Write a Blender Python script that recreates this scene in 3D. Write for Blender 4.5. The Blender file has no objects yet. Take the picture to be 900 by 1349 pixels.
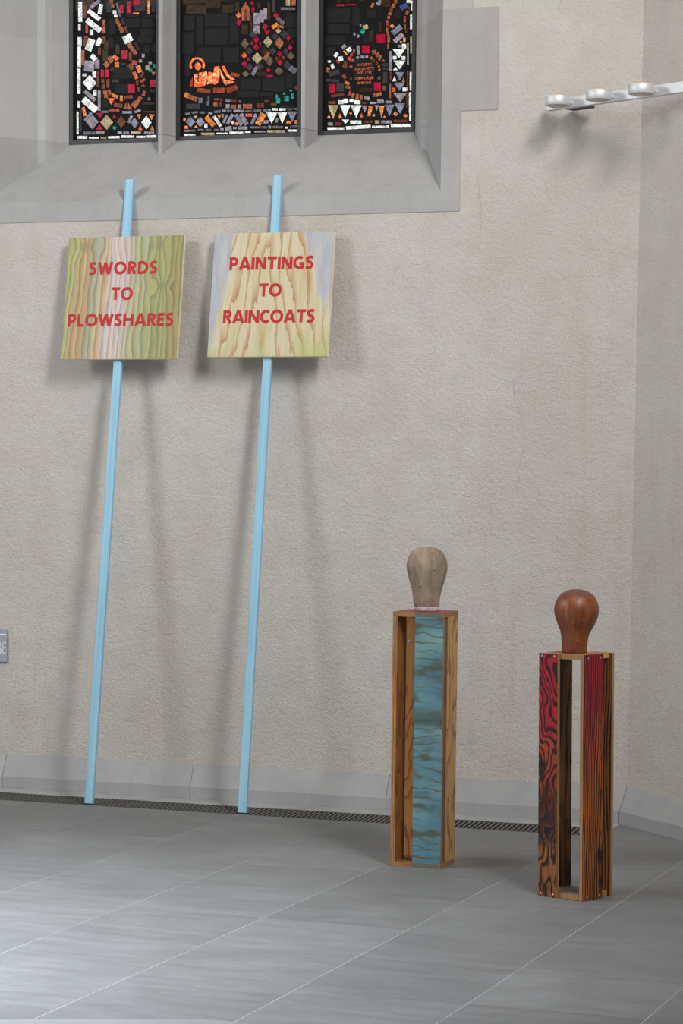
import bpy, bmesh, math, random
from mathutils import Vector, Matrix

random.seed(7)
SC = bpy.context.scene
COL = SC.collection

# ------------------------------------------------------------------ camera
cam_d = bpy.data.cameras.new('camera')
cam = bpy.data.objects.new('camera', cam_d)
COL.objects.link(cam)
YAW, PITCH, ROLL = 0.349369, -0.0910098, 0.0102149
cam_d.sensor_fit = 'VERTICAL'
cam_d.sensor_height = 36.0
cam_d.sensor_width = 24.0
cam_d.lens = 3300.6 / 1349.0 * 36.0
cam_d.shift_y = (919.6 - 674.5) / 1349.0
cam_d.clip_end = 100
_f = Vector((-math.sin(YAW) * math.cos(PITCH), math.cos(YAW) * math.cos(PITCH), math.sin(PITCH)))
_r0 = Vector((math.cos(YAW), math.sin(YAW), 0))
_u0 = _r0.cross(_f)
_r = _r0 * math.cos(ROLL) + _u0 * math.sin(ROLL)
_u = -_r0 * math.sin(ROLL) + _u0 * math.cos(ROLL)
cam.matrix_world = Matrix(((_r.x, _u.x, -_f.x, 0), (_r.y, _u.y, -_f.y, 0), (_r.z, _u.z, -_f.z, 1.7), (0, 0, 0, 1)))
SC.camera = cam

# ------------------------------------------------------------------ world, lights, exposure
world = bpy.data.worlds.new('world')
SC.world = world
world.use_nodes = True
world.node_tree.nodes['Background'].inputs[0].default_value = (0.95, 0.97, 1.0, 1)
world.node_tree.nodes['Background'].inputs[1].default_value = 0.33

def area(name, loc, target, sx, sy, power, color):
    d = bpy.data.lights.new(name, 'AREA')
    d.shape = 'RECTANGLE'
    d.size, d.size_y, d.energy, d.color = sx, sy, power, color
    o = bpy.data.objects.new(name, d)
    COL.objects.link(o)
    o.location = loc
    o.rotation_euler = (Vector(target) - Vector(loc)).to_track_quat('-Z', 'Y').to_euler()
    return o

# daylight from the tall windows on either side of the choir
win_r = area('daylight_window_right', (0.2, 6.4, 5.9), (-6.9, 11.6, 1.5), 1.8, 2.6, 290, (1.0, 0.985, 0.955))
win_r.data.spread = math.radians(103)
area('daylight_window_left', (-9.8, 5.6, 5.2), (-5.0, 11.4, 2.6), 2.0, 2.6, 310, (0.96, 0.985, 1.0))
pool_light = area('floor_pool_light', (-7.2, 5.4, 5.4), (-5.6, 6.5, 0.0), 1.4, 1.4, 325, (0.84, 0.92, 1.0))  # added light, no window behind it: brightens the near left floor
pool_light.data.spread = math.radians(62)

SC.view_settings.view_transform = 'Standard'
SC.view_settings.look = 'None'
SC.view_settings.gamma = 1.0
SC.view_settings.use_curve_mapping = False
SC.view_settings.exposure = -0.24

# ------------------------------------------------------------------ materials
class NT:
    """tiny node-tree helper"""
    def __init__(self, name):
        self.m = bpy.data.materials.new(name)
        self.m.use_nodes = True
        self.t = self.m.node_tree
        self.b = self.t.nodes['Principled BSDF']
    def n(self, typ, **kw):
        x = self.t.nodes.new(typ)
        for k, v in kw.items():
            setattr(x, k, v)
        return x
    def link(self, a, b):
        self.t.links.new(a, b)
    def put(self, sock, v):
        if isinstance(v, bpy.types.NodeSocket):
            self.link(v, sock)
        elif isinstance(v, (tuple, list)) and len(v) == 3 and sock.type == 'RGBA':
            sock.default_value = (*v, 1)
        else:
            sock.default_value = v
    def obj(self):
        return self.n('ShaderNodeTexCoord').outputs['Object']
    def rnd(self):
        return self.n('ShaderNodeObjectInfo').outputs['Random']
    def map(self, vec, scale=(1, 1, 1), loc=(0, 0, 0), rot=(0, 0, 0)):
        x = self.n('ShaderNodeMapping')
        self.put(x.inputs['Vector'], vec)
        self.put(x.inputs['Scale'], scale); self.put(x.inputs['Location'], loc); self.put(x.inputs['Rotation'], rot)
        return x.outputs[0]
    def noise(self, vec, scale, detail=3, rough=0.55, dist=0.0, color=False):
        x = self.n('ShaderNodeTexNoise')
        self.put(x.inputs['Vector'], vec)
        x.inputs['Scale'].default_value = scale; x.inputs['Detail'].default_value = detail
        x.inputs['Roughness'].default_value = rough; x.inputs['Distortion'].default_value = dist
        return x.outputs['Color' if color else 'Fac']
    def voro(self, vec, scale, feature='F1'):
        x = self.n('ShaderNodeTexVoronoi', feature=feature)
        self.put(x.inputs['Vector'], vec); x.inputs['Scale'].default_value = scale
        return x.outputs['Distance']
    def math(self, op, a, b=0.0, c=None):
        x = self.n('ShaderNodeMath', operation=op)
        self.put(x.inputs[0], a); self.put(x.inputs[1], b)
        if c is not None:
            self.put(x.inputs[2], c)
        return x.outputs[0]
    def sep(self, vec):
        x = self.n('ShaderNodeSeparateXYZ'); self.put(x.inputs[0], vec)
        return x.outputs
    def comb(self, x, y, z):
        c = self.n('ShaderNodeCombineXYZ')
        self.put(c.inputs[0], x); self.put(c.inputs[1], y); self.put(c.inputs[2], z)
        return c.outputs[0]
    def ramp(self, fac, stops, interp='LINEAR'):
        x = self.n('ShaderNodeValToRGB')
        self.put(x.inputs[0], fac)
        cr = x.color_ramp; cr.interpolation = interp
        while len(cr.elements) < len(stops):
            cr.elements.new(0.5)
        for e, (p, c) in zip(cr.elements, stops):
            e.position = p
            e.color = (*c, 1) if isinstance(c, (tuple, list)) else (c, c, c, 1)
        return x.outputs[0]
    def mix(self, fac, a, b, mode='MIX'):
        x = self.n('ShaderNodeMix', data_type='RGBA', blend_type=mode)
        self.put(x.inputs[0], fac); self.put(x.inputs[6], a); self.put(x.inputs[7], b)
        return x.outputs[2]
    def bump(self, h, strength=0.3, dist=0.01):
        x = self.n('ShaderNodeBump')
        self.put(x.inputs['Height'], h)
        x.inputs['Strength'].default_value = strength; x.inputs['Distance'].default_value = dist
        self.link(x.outputs[0], self.b.inputs['Normal'])
    def out(self, color, rough=0.7, metal=0.0, spec=0.4):
        self.put(self.b.inputs['Base Color'], color)
        self.put(self.b.inputs['Roughness'], rough)
        self.b.inputs['Metallic'].default_value = metal
        self.b.inputs['Specular IOR Level'].default_value = spec
        return self.m

def s2l(r, g, b):
    return tuple(((c / 255 + 0.055) / 1.055) ** 2.4 if c > 10 else c / 255 / 12.92 for c in (r, g, b))

def m_plaster():
    k = NT('plaster'); o = k.obj()
    big = k.noise(o, 0.9, 4, 0.6)
    med = k.noise(o, 6, 4, 0.6)
    c = k.ramp(big, [(0.3, (0.555, 0.520, 0.480)), (0.7, (0.630, 0.600, 0.565))])
    c = k.mix(k.ramp(med, [(0.42, 0.0), (0.75, 0.55)]), c, (0.500, 0.460, 0.415))
    # old rust-coloured run marks under the corner
    x, y, z = k.sep(o)
    st = k.noise(k.map(o, (9, 9, 0.7)), 1.0, 3, 0.6)
    c = k.mix(k.ramp(st, [(0.60, 0.0), (0.78, 0.30)]), c, (0.50, 0.385, 0.295))
    gr = k.noise(o, 150, 2, 0.6)
    gr2 = k.noise(o, 48, 5, 0.7, 0.3)
    c = k.mix(k.ramp(gr2, [(0.30, 0.4), (0.44, 0.0)]), c, (0.43, 0.39, 0.35))
    h = k.math('ADD', k.math('MULTIPLY', gr, 0.6), gr2)
    k.bump(h, 0.75, 0.014)
    return k.out(c, 0.92, spec=0.15)

def m_stone(name, a, b, warm=None, bump=0.25, rough=0.8):
    k = NT(name); o = k.obj()
    c = k.ramp(k.noise(o, 2.4, 5, 0.62), [(0.3, a), (0.72, b)])
    c = k.mix(k.ramp(k.noise(k.map(o, (14, 14, 2.0)), 1.0, 3), [(0.5, 0.0), (0.8, 0.35)]), c, tuple(v * 0.82 for v in a))
    if warm:
        c = k.mix(k.ramp(k.noise(o, 1.3, 2), [(0.48, 0.0), (0.65, 0.5)]), c, warm)
    c = k.mix(k.ramp(k.noise(o, 30, 3, 0.6), [(0.70, 0.0), (0.78, 0.5)]), c, tuple(v * 0.6 for v in a))
    rv = k.math('MULTIPLY_ADD', k.rnd(), 0.14, 0.93)
    c = k.mix(1.0, c, k.comb(rv, rv, rv), 'MULTIPLY')
    k.bump(k.noise(o, 90, 3, 0.6), bump, 0.006)
    return k.out(c, rough, spec=0.25)

def m_floor_tile():
    k = NT('floor_stone'); o = k.obj()
    w = k.n('ShaderNodeNewGeometry').outputs['Position']
    c = k.ramp(k.noise(w, 1.7, 5, 0.65), [(0.3, (0.166, 0.169, 0.173)), (0.72, (0.218, 0.222, 0.227))])
    streak = k.noise(k.map(w, (3.0, 16, 1), rot=(0, 0, 0.35)), 1.0, 4, 0.65, 0.4)
    c = k.mix(k.ramp(streak, [(0.38, 0.55), (0.60, 0.0)]), c, (0.142, 0.142, 0.142))
    c = k.mix(k.ramp(k.noise(w, 4.5, 4, 0.65), [(0.60, 0.0), (0.82, 0.45)]), c, (0.165, 0.155, 0.142))
    c = k.mix(k.ramp(k.noise(k.map(w, (40, 90, 1), rot=(0, 0, 0.35)), 1.0, 4, 0.7), [(0.36, 0.30), (0.52, 0.0)]), c, (0.12, 0.12, 0.12))
    c = k.mix(k.ramp(k.noise(w, 26, 4, 0.7), [(0.66, 0.0), (0.75, 0.6)]), c, (0.12, 0.115, 0.11))
    rv = k.math('MULTIPLY_ADD', k.rnd(), 0.16, 0.92)
    c = k.mix(1.0, c, k.comb(rv, rv, rv), 'MULTIPLY')
    r = k.ramp(streak, [(0.3, 0.50), (0.7, 0.62)])
    k.bump(k.noise(k.map(w, (30, 90, 1)), 1.0, 3), 0.12, 0.003)
    return k.out(c, r, spec=0.22)

def m_plain(name, col, rough=0.6, metal=0.0, spec=0.4, var=0.12, scale=12, bump=0.0):
    k = NT(name); o = k.obj()
    n = k.noise(o, scale, 4, 0.6)
    c = k.ramp(n, [(0.3, tuple(v * (1 - var) for v in col)), (0.7, tuple(min(1, v * (1 + var)) for v in col))])
    if bump:
        k.bump(k.noise(o, scale * 8, 2), bump, 0.002)
    return k.out(c, rough, metal, spec)

def m_brushed():
    k = NT('brushed_aluminium'); o = k.obj()
    n = k.noise(k.map(o, (8, 8, 400)), 1.0, 2)
    c = k.ramp(n, [(0.3, (0.62, 0.63, 0.66)), (0.7, (0.74, 0.75, 0.78))])
    return k.out(c, 0.55, 0.55)

def m_blue_paint():
    k = NT('pale_blue_paint'); o = k.obj()
    n = k.noise(k.map(o, (60, 60, 1.5)), 1.0, 4, 0.6)
    c = k.ramp(n, [(0.25, s2l(126, 176, 204)), (0.55, s2l(148, 195, 219)), (0.8, s2l(164, 207, 227))])
    c = k.mix(k.ramp(k.noise(o, 14, 4, 0.7), [(0.70, 0.0), (0.76, 0.6)]), c, s2l(90, 130, 150))
    k.bump(n, 0.15, 0.002)
    return k.out(c, 0.6)

def grain(k, vec, scale, dist, stretch, detail=3):
    """contour-like plywood growth lines: 0..1 saw repeated along a warped coordinate"""
    n = k.noise(vec, stretch, detail, 0.5)
    return k.math('FRACT', k.math('ADD', k.math('MULTIPLY', n, dist), scale))

def knot(k, x, z, kx, kz, sx, sz, amp):
    """sideways push of the grain round a knot"""
    dx = k.math('SUBTRACT', x, kx); dz = k.math('SUBTRACT', z, kz)
    r2 = k.math('ADD', k.math('POWER', k.math('ABSOLUTE', k.math('DIVIDE', dx, sx)), 2.0), k.math('POWER', k.math('ABSOLUTE', k.math('DIVIDE', dz, sz)), 2.0))
    e = k.math('POWER', 2.718, k.math('MULTIPLY', r2, -1.0))
    return k.math('MULTIPLY', k.math('MULTIPLY', e, k.math('DIVIDE', dx, sx)), amp), e

def m_sign_green():
    k = NT('green_stained_plywood'); o = k.obj()
    x, y, z = k.sep(o)
    warp = k.noise(k.map(o, (4.5, 1, 1.9), (3, 0, 1)), 1.0, 2, 0.5)
    w2 = k.noise(k.map(o, (22, 1, 7.0)), 1.0, 3, 0.6)
    u = k.math('ADD', k.math('MULTIPLY_ADD', x, 1.55, 0.5), k.math('MULTIPLY_ADD', warp, 0.20, -0.10))
    u = k.math('ADD', u, k.math('MULTIPLY_ADD', w2, 0.03, -0.015))
    ks = [knot(k, x, z, *p) for p in ((0.215, 0.055, 0.045, 0.045, 0.10), (-0.225, 0.265, 0.05, 0.05, 0.10), (-0.09, 0.27, 0.05, 0.06, 0.09), (0.19, 0.27, 0.04, 0.05, 0.08), (0.08, 0.06, 0.03, 0.03, -0.05))]
    for d, e in ks:
        u = k.math('ADD', u, d)
    c = k.ramp(u, [(0.0, s2l(168, 172, 108)), (0.05, s2l(180, 184, 128)), (0.10, s2l(184, 150, 104)), (0.15, s2l(196, 172, 128)), (0.185, s2l(182, 150, 108)),
                   (0.22, s2l(150, 164, 138)), (0.26, s2l(172, 178, 156)), (0.29, s2l(200, 186, 140)), (0.32, s2l(206, 178, 146)),
                   (0.36, s2l(198, 196, 200)), (0.44, s2l(212, 202, 198)), (0.52, s2l(200, 194, 204)), (0.56, s2l(204, 184, 150)), (0.60, s2l(174, 188, 172)),
                   (0.65, s2l(184, 180, 120)), (0.69, s2l(160, 178, 144)), (0.74, s2l(168, 168, 104)), (0.80, s2l(140, 158, 98)), (0.86, s2l(174, 170, 114)),
                   (0.91, s2l(138, 150, 84)), (0.95, s2l(168, 146, 94)), (1.0, s2l(150, 152, 80))])
    line = k.math('FRACT', k.math('MULTIPLY', u, 20.0))
    lm = k.ramp(line, [(0.0, 0.95), (0.10, 0.6), (0.45, 0.2), (0.75, 0.0), (0.95, 0.0), (1.0, 0.95)])
    c = k.mix(lm, c, k.ramp(u, [(0.0, s2l(108, 100, 46)), (0.3, s2l(142, 92, 56)), (0.42, s2l(178, 144, 120)), (0.55, s2l(148, 106, 70)), (0.66, s2l(110, 104, 54)), (1.0, s2l(84, 90, 40))]))
    for d, e in ks[:2] + ks[3:4]:
        c = k.mix(k.ramp(e, [(0.55, 0.0), (0.95, 0.45)]), c, s2l(92, 112, 78))
    blot = k.noise(k.map(o, (12, 1, 3.5), (0.4, 0, 2.3)), 1.0, 3, 0.6)
    c = k.mix(k.ramp(blot, [(0.60, 0.0), (0.74, 0.5)]), c, s2l(112, 134, 92))
    fib = k.noise(k.map(o, (160, 1, 7)), 1.0, 2, 0.6)
    c = k.mix(k.ramp(fib, [(0.35, 0.28), (0.6, 0.0)]), c, s2l(120, 112, 84))
    c = k.mix(0.12, c, s2l(206, 196, 176))
    k.bump(line, 0.05, 0.001)
    return k.out(c, 0.6, spec=0.25)

def m_sign_beige():
    k = NT('beige_stained_plywood'); o = k.obj()
    x, y, z = k.sep(o)
    warp = k.noise(k.map(o, (4.2, 1, 1.6), (7.3, 0, 3)), 1.0, 2, 0.5)
    w2 = k.noise(k.map(o, (34, 1, 4.5)), 1.0, 3, 0.65)
    xs = k.math('ADD', x, 0.035)
    ax = k.math('SQRT', k.math('MULTIPLY_ADD', xs, xs, 0.0006))
    # cathedral grain: steep nested arches opening downwards
    g = k.math('ADD', k.math('MULTIPLY', ax, 19.0), k.math('MULTIPLY', z, 2.3))
    g = k.math('ADD', g, k.math('ADD', k.math('MULTIPLY', warp, 4.4), k.math('MULTIPLY', w2, 1.0)))
    line = k.math('FRACT', k.math('MULTIPLY', g, 0.85))
    base = k.ramp(k.noise(k.map(o, (9, 1, 2.0)), 1.0, 3), [(0.3, s2l(200, 182, 136)), (0.52, s2l(206, 198, 168)), (0.75, s2l(196, 172, 126))])
    lm = k.ramp(line, [(0.0, 0.95), (0.07, 0.75), (0.22, 0.4), (0.36, 0.0), (0.97, 0.0), (1.0, 0.95)])
    c = k.mix(lm, base, s2l(176, 126, 74))
    fine = k.ramp(line, [(0.0, 0.55), (0.04, 0.0), (0.985, 0.0), (1.0, 0.7)])
    c = k.mix(fine, c, s2l(136, 104, 84))
    ed = k.math('ADD', k.math('MULTIPLY_ADD', warp, 0.14, -0.07), k.math('MULTIPLY_ADD', w2, 0.10, -0.05))
    left = k.ramp(k.math('ADD', k.math('MULTIPLY_ADD', z, -0.22, ed), k.math('ADD', x, 0.5)), [(0.232, 0.85), (0.250, 0.0)])
    right = k.math('MULTIPLY', k.ramp(k.math('ADD', k.math('MULTIPLY_ADD', z, 0.26, ed), k.math('ADD', x, 0.5)), [(0.738, 0.0), (0.756, 0.85)]),
                   k.ramp(k.math('ADD', k.math('MULTIPLY_ADD', z, -0.24, ed), k.math('ADD', x, 0.5)), [(0.79, 1.0), (0.82, 0.0)]))
    bl = k.ramp(k.noise(k.map(o, (14, 1, 3)), 1.0, 3), [(0.35, s2l(152, 164, 188)), (0.7, s2l(186, 190, 198))])
    c = k.mix(left, c, bl); c = k.mix(right, c, bl)
    gr = k.math('MULTIPLY', k.ramp(z_shift(k, z), [(0.0, 0.75), (0.30, 0.0)]), k.ramp(k.noise(k.map(o, (7, 1, 5), (2, 0, 0)), 1.0, 2), [(0.42, 0.0), (0.6, 1.0)]))
    c = k.mix(gr, c, s2l(170, 180, 106))
    fib = k.noise(k.map(o, (160, 1, 7)), 1.0, 2, 0.6)
    c = k.mix(k.ramp(fib, [(0.35, 0.22), (0.6, 0.0)]), c, s2l(150, 124, 88))
    c = k.mix(0.08, c, s2l(212, 202, 184))
    k.bump(line, 0.05, 0.001)
    return k.out(c, 0.6, spec=0.25)

def z_shift(k, z):
    return k.math('MULTIPLY_ADD', z, 1.6, 0.5)

def m_ply(name, light, dark, scale=9.0, vary=5.0, axis='v', off=0.0):
    """bare plywood with flame grain running along the board (local z)"""
    k = NT(name); o = k.obj()
    sc = (7, 7, 2.2) if axis == 'v' else (2.2, 2.2, 9)
    n = k.noise(k.map(o, sc, (off, off * 2, off)), 1.0, 3, 0.5)
    line = k.math('FRACT', k.math('MULTIPLY', n, scale))
    f = k.noise(k.map(o, (120, 120, 4)), 1.0, 3, 0.6)
    c = k.ramp(line, [(0.0, dark), (0.12, tuple((a + b) / 2 for a, b in zip(light, dark))), (0.45, light), (0.9, light), (1.0, dark)])
    c = k.mix(k.ramp(f, [(0.4, 0.3), (0.7, 0.0)]), c, dark)
    k.bump(line, 0.05, 0.001)
    return k.out(c, 0.5)

def m_ply_edge(name, light, dark):
    """stacked veneer seen edge-on, the layers run with the board"""
    k = NT(name); o = k.obj()
    x, y, z = k.sep(o)
    s = k.math('FRACT', k.math('MULTIPLY', k.math('ADD', x, y), 120.0))
    f = k.noise(k.map(o, (40, 40, 8)), 1.0, 3)
    c = k.ramp(s, [(0.0, dark), (0.35, light), (0.75, light), (1.0, dark)])
    c = k.mix(k.ramp(f, [(0.4, 0.5), (0.65, 0.0)]), c, dark)
    return k.out(c, 0.6)

def m_blue_board():
    k = NT('teal_stained_plywood'); o = k.obj()
    x, y, z = k.sep(o)
    w = k.noise(k.map(o, (3.4, 1, 3.2)), 1.0, 2, 0.5)
    w2 = k.noise(k.map(o, (22, 1, 22), (1, 0, 5)), 1.0, 2)
    t = k.math('ADD', k.math('MULTIPLY', z, 27.0), k.math('ADD', k.math('MULTIPLY', w, 5.0), k.math('MULTIPLY', w2, 0.6)))
    line = k.math('FRACT', t)
    wash = k.noise(k.map(o, (3, 1, 9), (5, 1, 2)), 1.0, 4, 0.6)
    c = k.ramp(wash, [(0.25, s2l(56, 100, 124)), (0.42, s2l(84, 134, 150)), (0.58, s2l(110, 156, 162)), (0.75, s2l(136, 170, 156))])
    lm = k.ramp(line, [(0.0, 0.9), (0.10, 0.75), (0.20, 0.0), (0.97, 0.0), (1.0, 0.9)])
    gate = k.ramp(k.noise(k.map(o, (6, 1, 5), (9, 0, 0)), 1.0, 2), [(0.40, 0.05), (0.54, 1.0)])
    c = k.mix(k.math('MULTIPLY', lm, gate), c, s2l(98, 86, 46))
    blot = k.noise(k.map(o, (6, 1, 17), (2, 2, 8)), 1.0, 3, 0.5)
    c = k.mix(k.ramp(blot, [(0.53, 0.0), (0.64, 0.8)]), c, s2l(74, 76, 52))
    # the broad dark wash two fifths down the board
    band = k.ramp(k.math('ADD', z, k.math('MULTIPLY_ADD', w, 0.10, -0.05)), [(0.59, 0.0), (0.63, 0.8), (0.67, 0.7), (0.71, 0.0)])
    c = k.mix(k.math('MULTIPLY', band, 0.9), c, s2l(56, 62, 46))
    c = k.mix(0.15, c, s2l(110, 112, 96))
    k.bump(line, 0.04, 0.001)
    return k.out(c, 0.4, spec=0.3)

def m_burnt(name, seed, lines, warp, stops_col, red_from, wob=0.5, wsc=(9, 9, 2.0), duty=0.36, char=None, blot_at=0.60, gmin=0.35):
    """scorched ply: black growth lines over orange-brown, red stain towards the top"""
    k = NT(name); o = k.obj()
    x, y, z = k.sep(o)
    u = k.math('ADD', x, y)
    n = k.noise(k.map(o, wsc, (seed, seed * 0.7, seed * 1.3)), 1.0, 2, 0.5)
    n2 = k.noise(k.map(o, (60, 60, 14), (seed, 0, 0)), 1.0, 2)
    t = k.math('ADD', k.math('MULTIPLY', u, lines), k.math('ADD', k.math('MULTIPLY', n, warp), k.math('MULTIPLY', n2, wob)))
    line = k.math('FRACT', t)
    body = k.ramp(k.noise(k.map(o, (6, 6, 1.6), (seed * 2, 1, 0)), 1.0, 3), stops_col)
    if char:
        body = k.mix(k.ramp(k.math('ADD', z, k.math('MULTIPLY', n2, 0.1)), [(0.24, 0.85), (0.40, 0.0)]), body, s2l(140, 94, 54))
    rm = k.ramp(k.math('ADD', z, k.math('MULTIPLY_ADD', n, 0.7, -0.35)), [(max(0.0, red_from - 0.14), 0.0), (min(1.0, red_from + 0.14), 0.92)])
    body = k.mix(rm, body, k.ramp(n2, [(0.3, s2l(150, 20, 46)), (0.7, s2l(190, 38, 62))]))
    body = k.mix(k.ramp(k.noise(k.map(o, (70, 70, 6), (1, 2, seed)), 1.0, 3), [(0.40, 0.30), (0.60, 0.0)]), body, s2l(60, 30, 20))
    lm = k.ramp(line, [(0.0, 0.95), (duty * 0.6, 0.9), (duty, 0.0), (0.93, 0.0), (1.0, 0.95)])
    gate = k.ramp(k.noise(k.map(o, (8, 8, 2.6), (seed * 3, 4, 1)), 1.0, 3), [(0.30, gmin), (0.46, 1.0)])
    c = k.mix(k.math('MULTIPLY', lm, gate), body, (0.012, 0.009, 0.010))
    blot = k.noise(k.map(o, (12, 12, 5.0), (seed, 8, seed)), 1.0, 3, 0.55)
    c = k.mix(k.ramp(blot, [(blot_at, 0.0), (blot_at + 0.07, 0.92)]), c, (0.016, 0.011, 0.014))
    if char:
        cm = k.ramp(k.math('ADD', z, k.math('MULTIPLY_ADD', blot, 0.5, -0.25)), [(char[0], 0.0), (char[0] + 0.05, 0.85), (char[1], 0.8), (char[1] + 0.06, 0.0)])
        c = k.mix(k.math('MULTIPLY', cm, k.ramp(line, [(0.0, 1.0), (0.75, 1.0), (0.85, 0.55), (1.0, 1.0)])), c, (0.022, 0.013, 0.016))
    k.bump(line, 0.08, 0.001)
    return k.out(c, 0.45, spec=0.25)

def m_head_grey():
    k = NT('weathered_grey_wood'); o = k.obj()
    g = k.noise(k.map(o, (45, 45, 5)), 1.0, 4, 0.6)
    c = k.ramp(g, [(0.25, s2l(124, 108, 92)), (0.55, s2l(154, 137, 119)), (0.8, s2l(172, 156, 138))])
    c = k.mix(k.ramp(k.noise(o, 11, 4, 0.65), [(0.48, 0.0), (0.68, 0.6)]), c, s2l(98, 86, 76))
    c = k.mix(k.ramp(k.noise(o, 38, 2), [(0.68, 0.0), (0.74, 0.6)]), c, s2l(80, 72, 68))
    k.bump(g, 0.15, 0.003)
    return k.out(c, 0.75, spec=0.2)

def m_head_red():
    k = NT('polished_red_brown_wood'); o = k.obj()
    x, y, z = k.sep(o)
    g = k.noise(k.map(o, (50, 50, 4)), 1.0, 4, 0.6)
    c = k.ramp(g, [(0.25, s2l(92, 48, 24)), (0.55, s2l(134, 74, 38)), (0.8, s2l(158, 96, 54))])
    side = k.math('ADD', k.math('MULTIPLY', x, -6.0), k.math('MULTIPLY_ADD', k.noise(o, 8, 3), 1.6, -0.75))
    c = k.mix(k.ramp(side, [(0.05, 0.0), (0.45, 0.75)]), c, s2l(112, 26, 26))
    c = k.mix(k.ramp(k.noise(o, 9, 4, 0.6), [(0.52, 0.0), (0.7, 0.7)]), c, s2l(82, 44, 26))
    c = k.mix(k.ramp(k.math('ADD', z, k.math('MULTIPLY', g, 0.03)), [(0.235, 0.0), (0.262, 0.8)]), c, s2l(84, 70, 62))
    dots = k.voro(o, 34)
    c = k.mix(k.ramp(dots, [(0.10, 0.9), (0.15, 0.0)]), c, (0.012, 0.010, 0.012))
    k.bump(g, 0.08, 0.002)
    return k.out(c, 0.42, spec=0.45)

def m_glass(code, col, power):
    k = NT('stained_glass_' + code); o = k.obj()
    vr = k.n('ShaderNodeVectorMath', operation='ADD'); k.link(o, vr.inputs[0])
    rr = k.math('MULTIPLY', k.rnd(), 9.0); k.link(k.comb(rr, rr, rr), vr.inputs[1]); o = vr.outputs[0]
    cell = k.noise(o, 110, 3, 0.75)
    big = k.noise(o, 22, 3, 0.6)
    f = k.math('MULTIPLY', k.ramp(cell, [(0.34, 0.22), (0.60, 1.1)]), k.ramp(big, [(0.32, 0.5), (0.62, 1.05)]))
    if code in 'hoc':      # flashed glass: red at the rim, almost white where the flash is etched away
        hot = k.noise(o, 60, 3, 0.65)
        col2 = k.ramp(hot, [(0.34, tuple(v * (0.9, 0.15, 0.15)[i] for i, v in enumerate(col))), (0.50, col), (0.60, (1.0, 0.42, 0.14)), (0.72, (1.0, 0.80, 0.50))])
        c = k.mix(1.0, col2, k.comb(f, f, f), 'MULTIPLY')
    else:
        c = k.mix(1.0, col, k.comb(f, f, f), 'MULTIPLY')
    k.put(k.b.inputs['Emission Color'], c)
    k.b.inputs['Emission Strength'].default_value = power
    k.bump(cell, 0.2, 0.002)
    dark = code in 'xn'
    return k.out(tuple(v * (0.5 if dark else 0.12) for v in col), 0.5 if dark else 0.3, spec=0.06)

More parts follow.
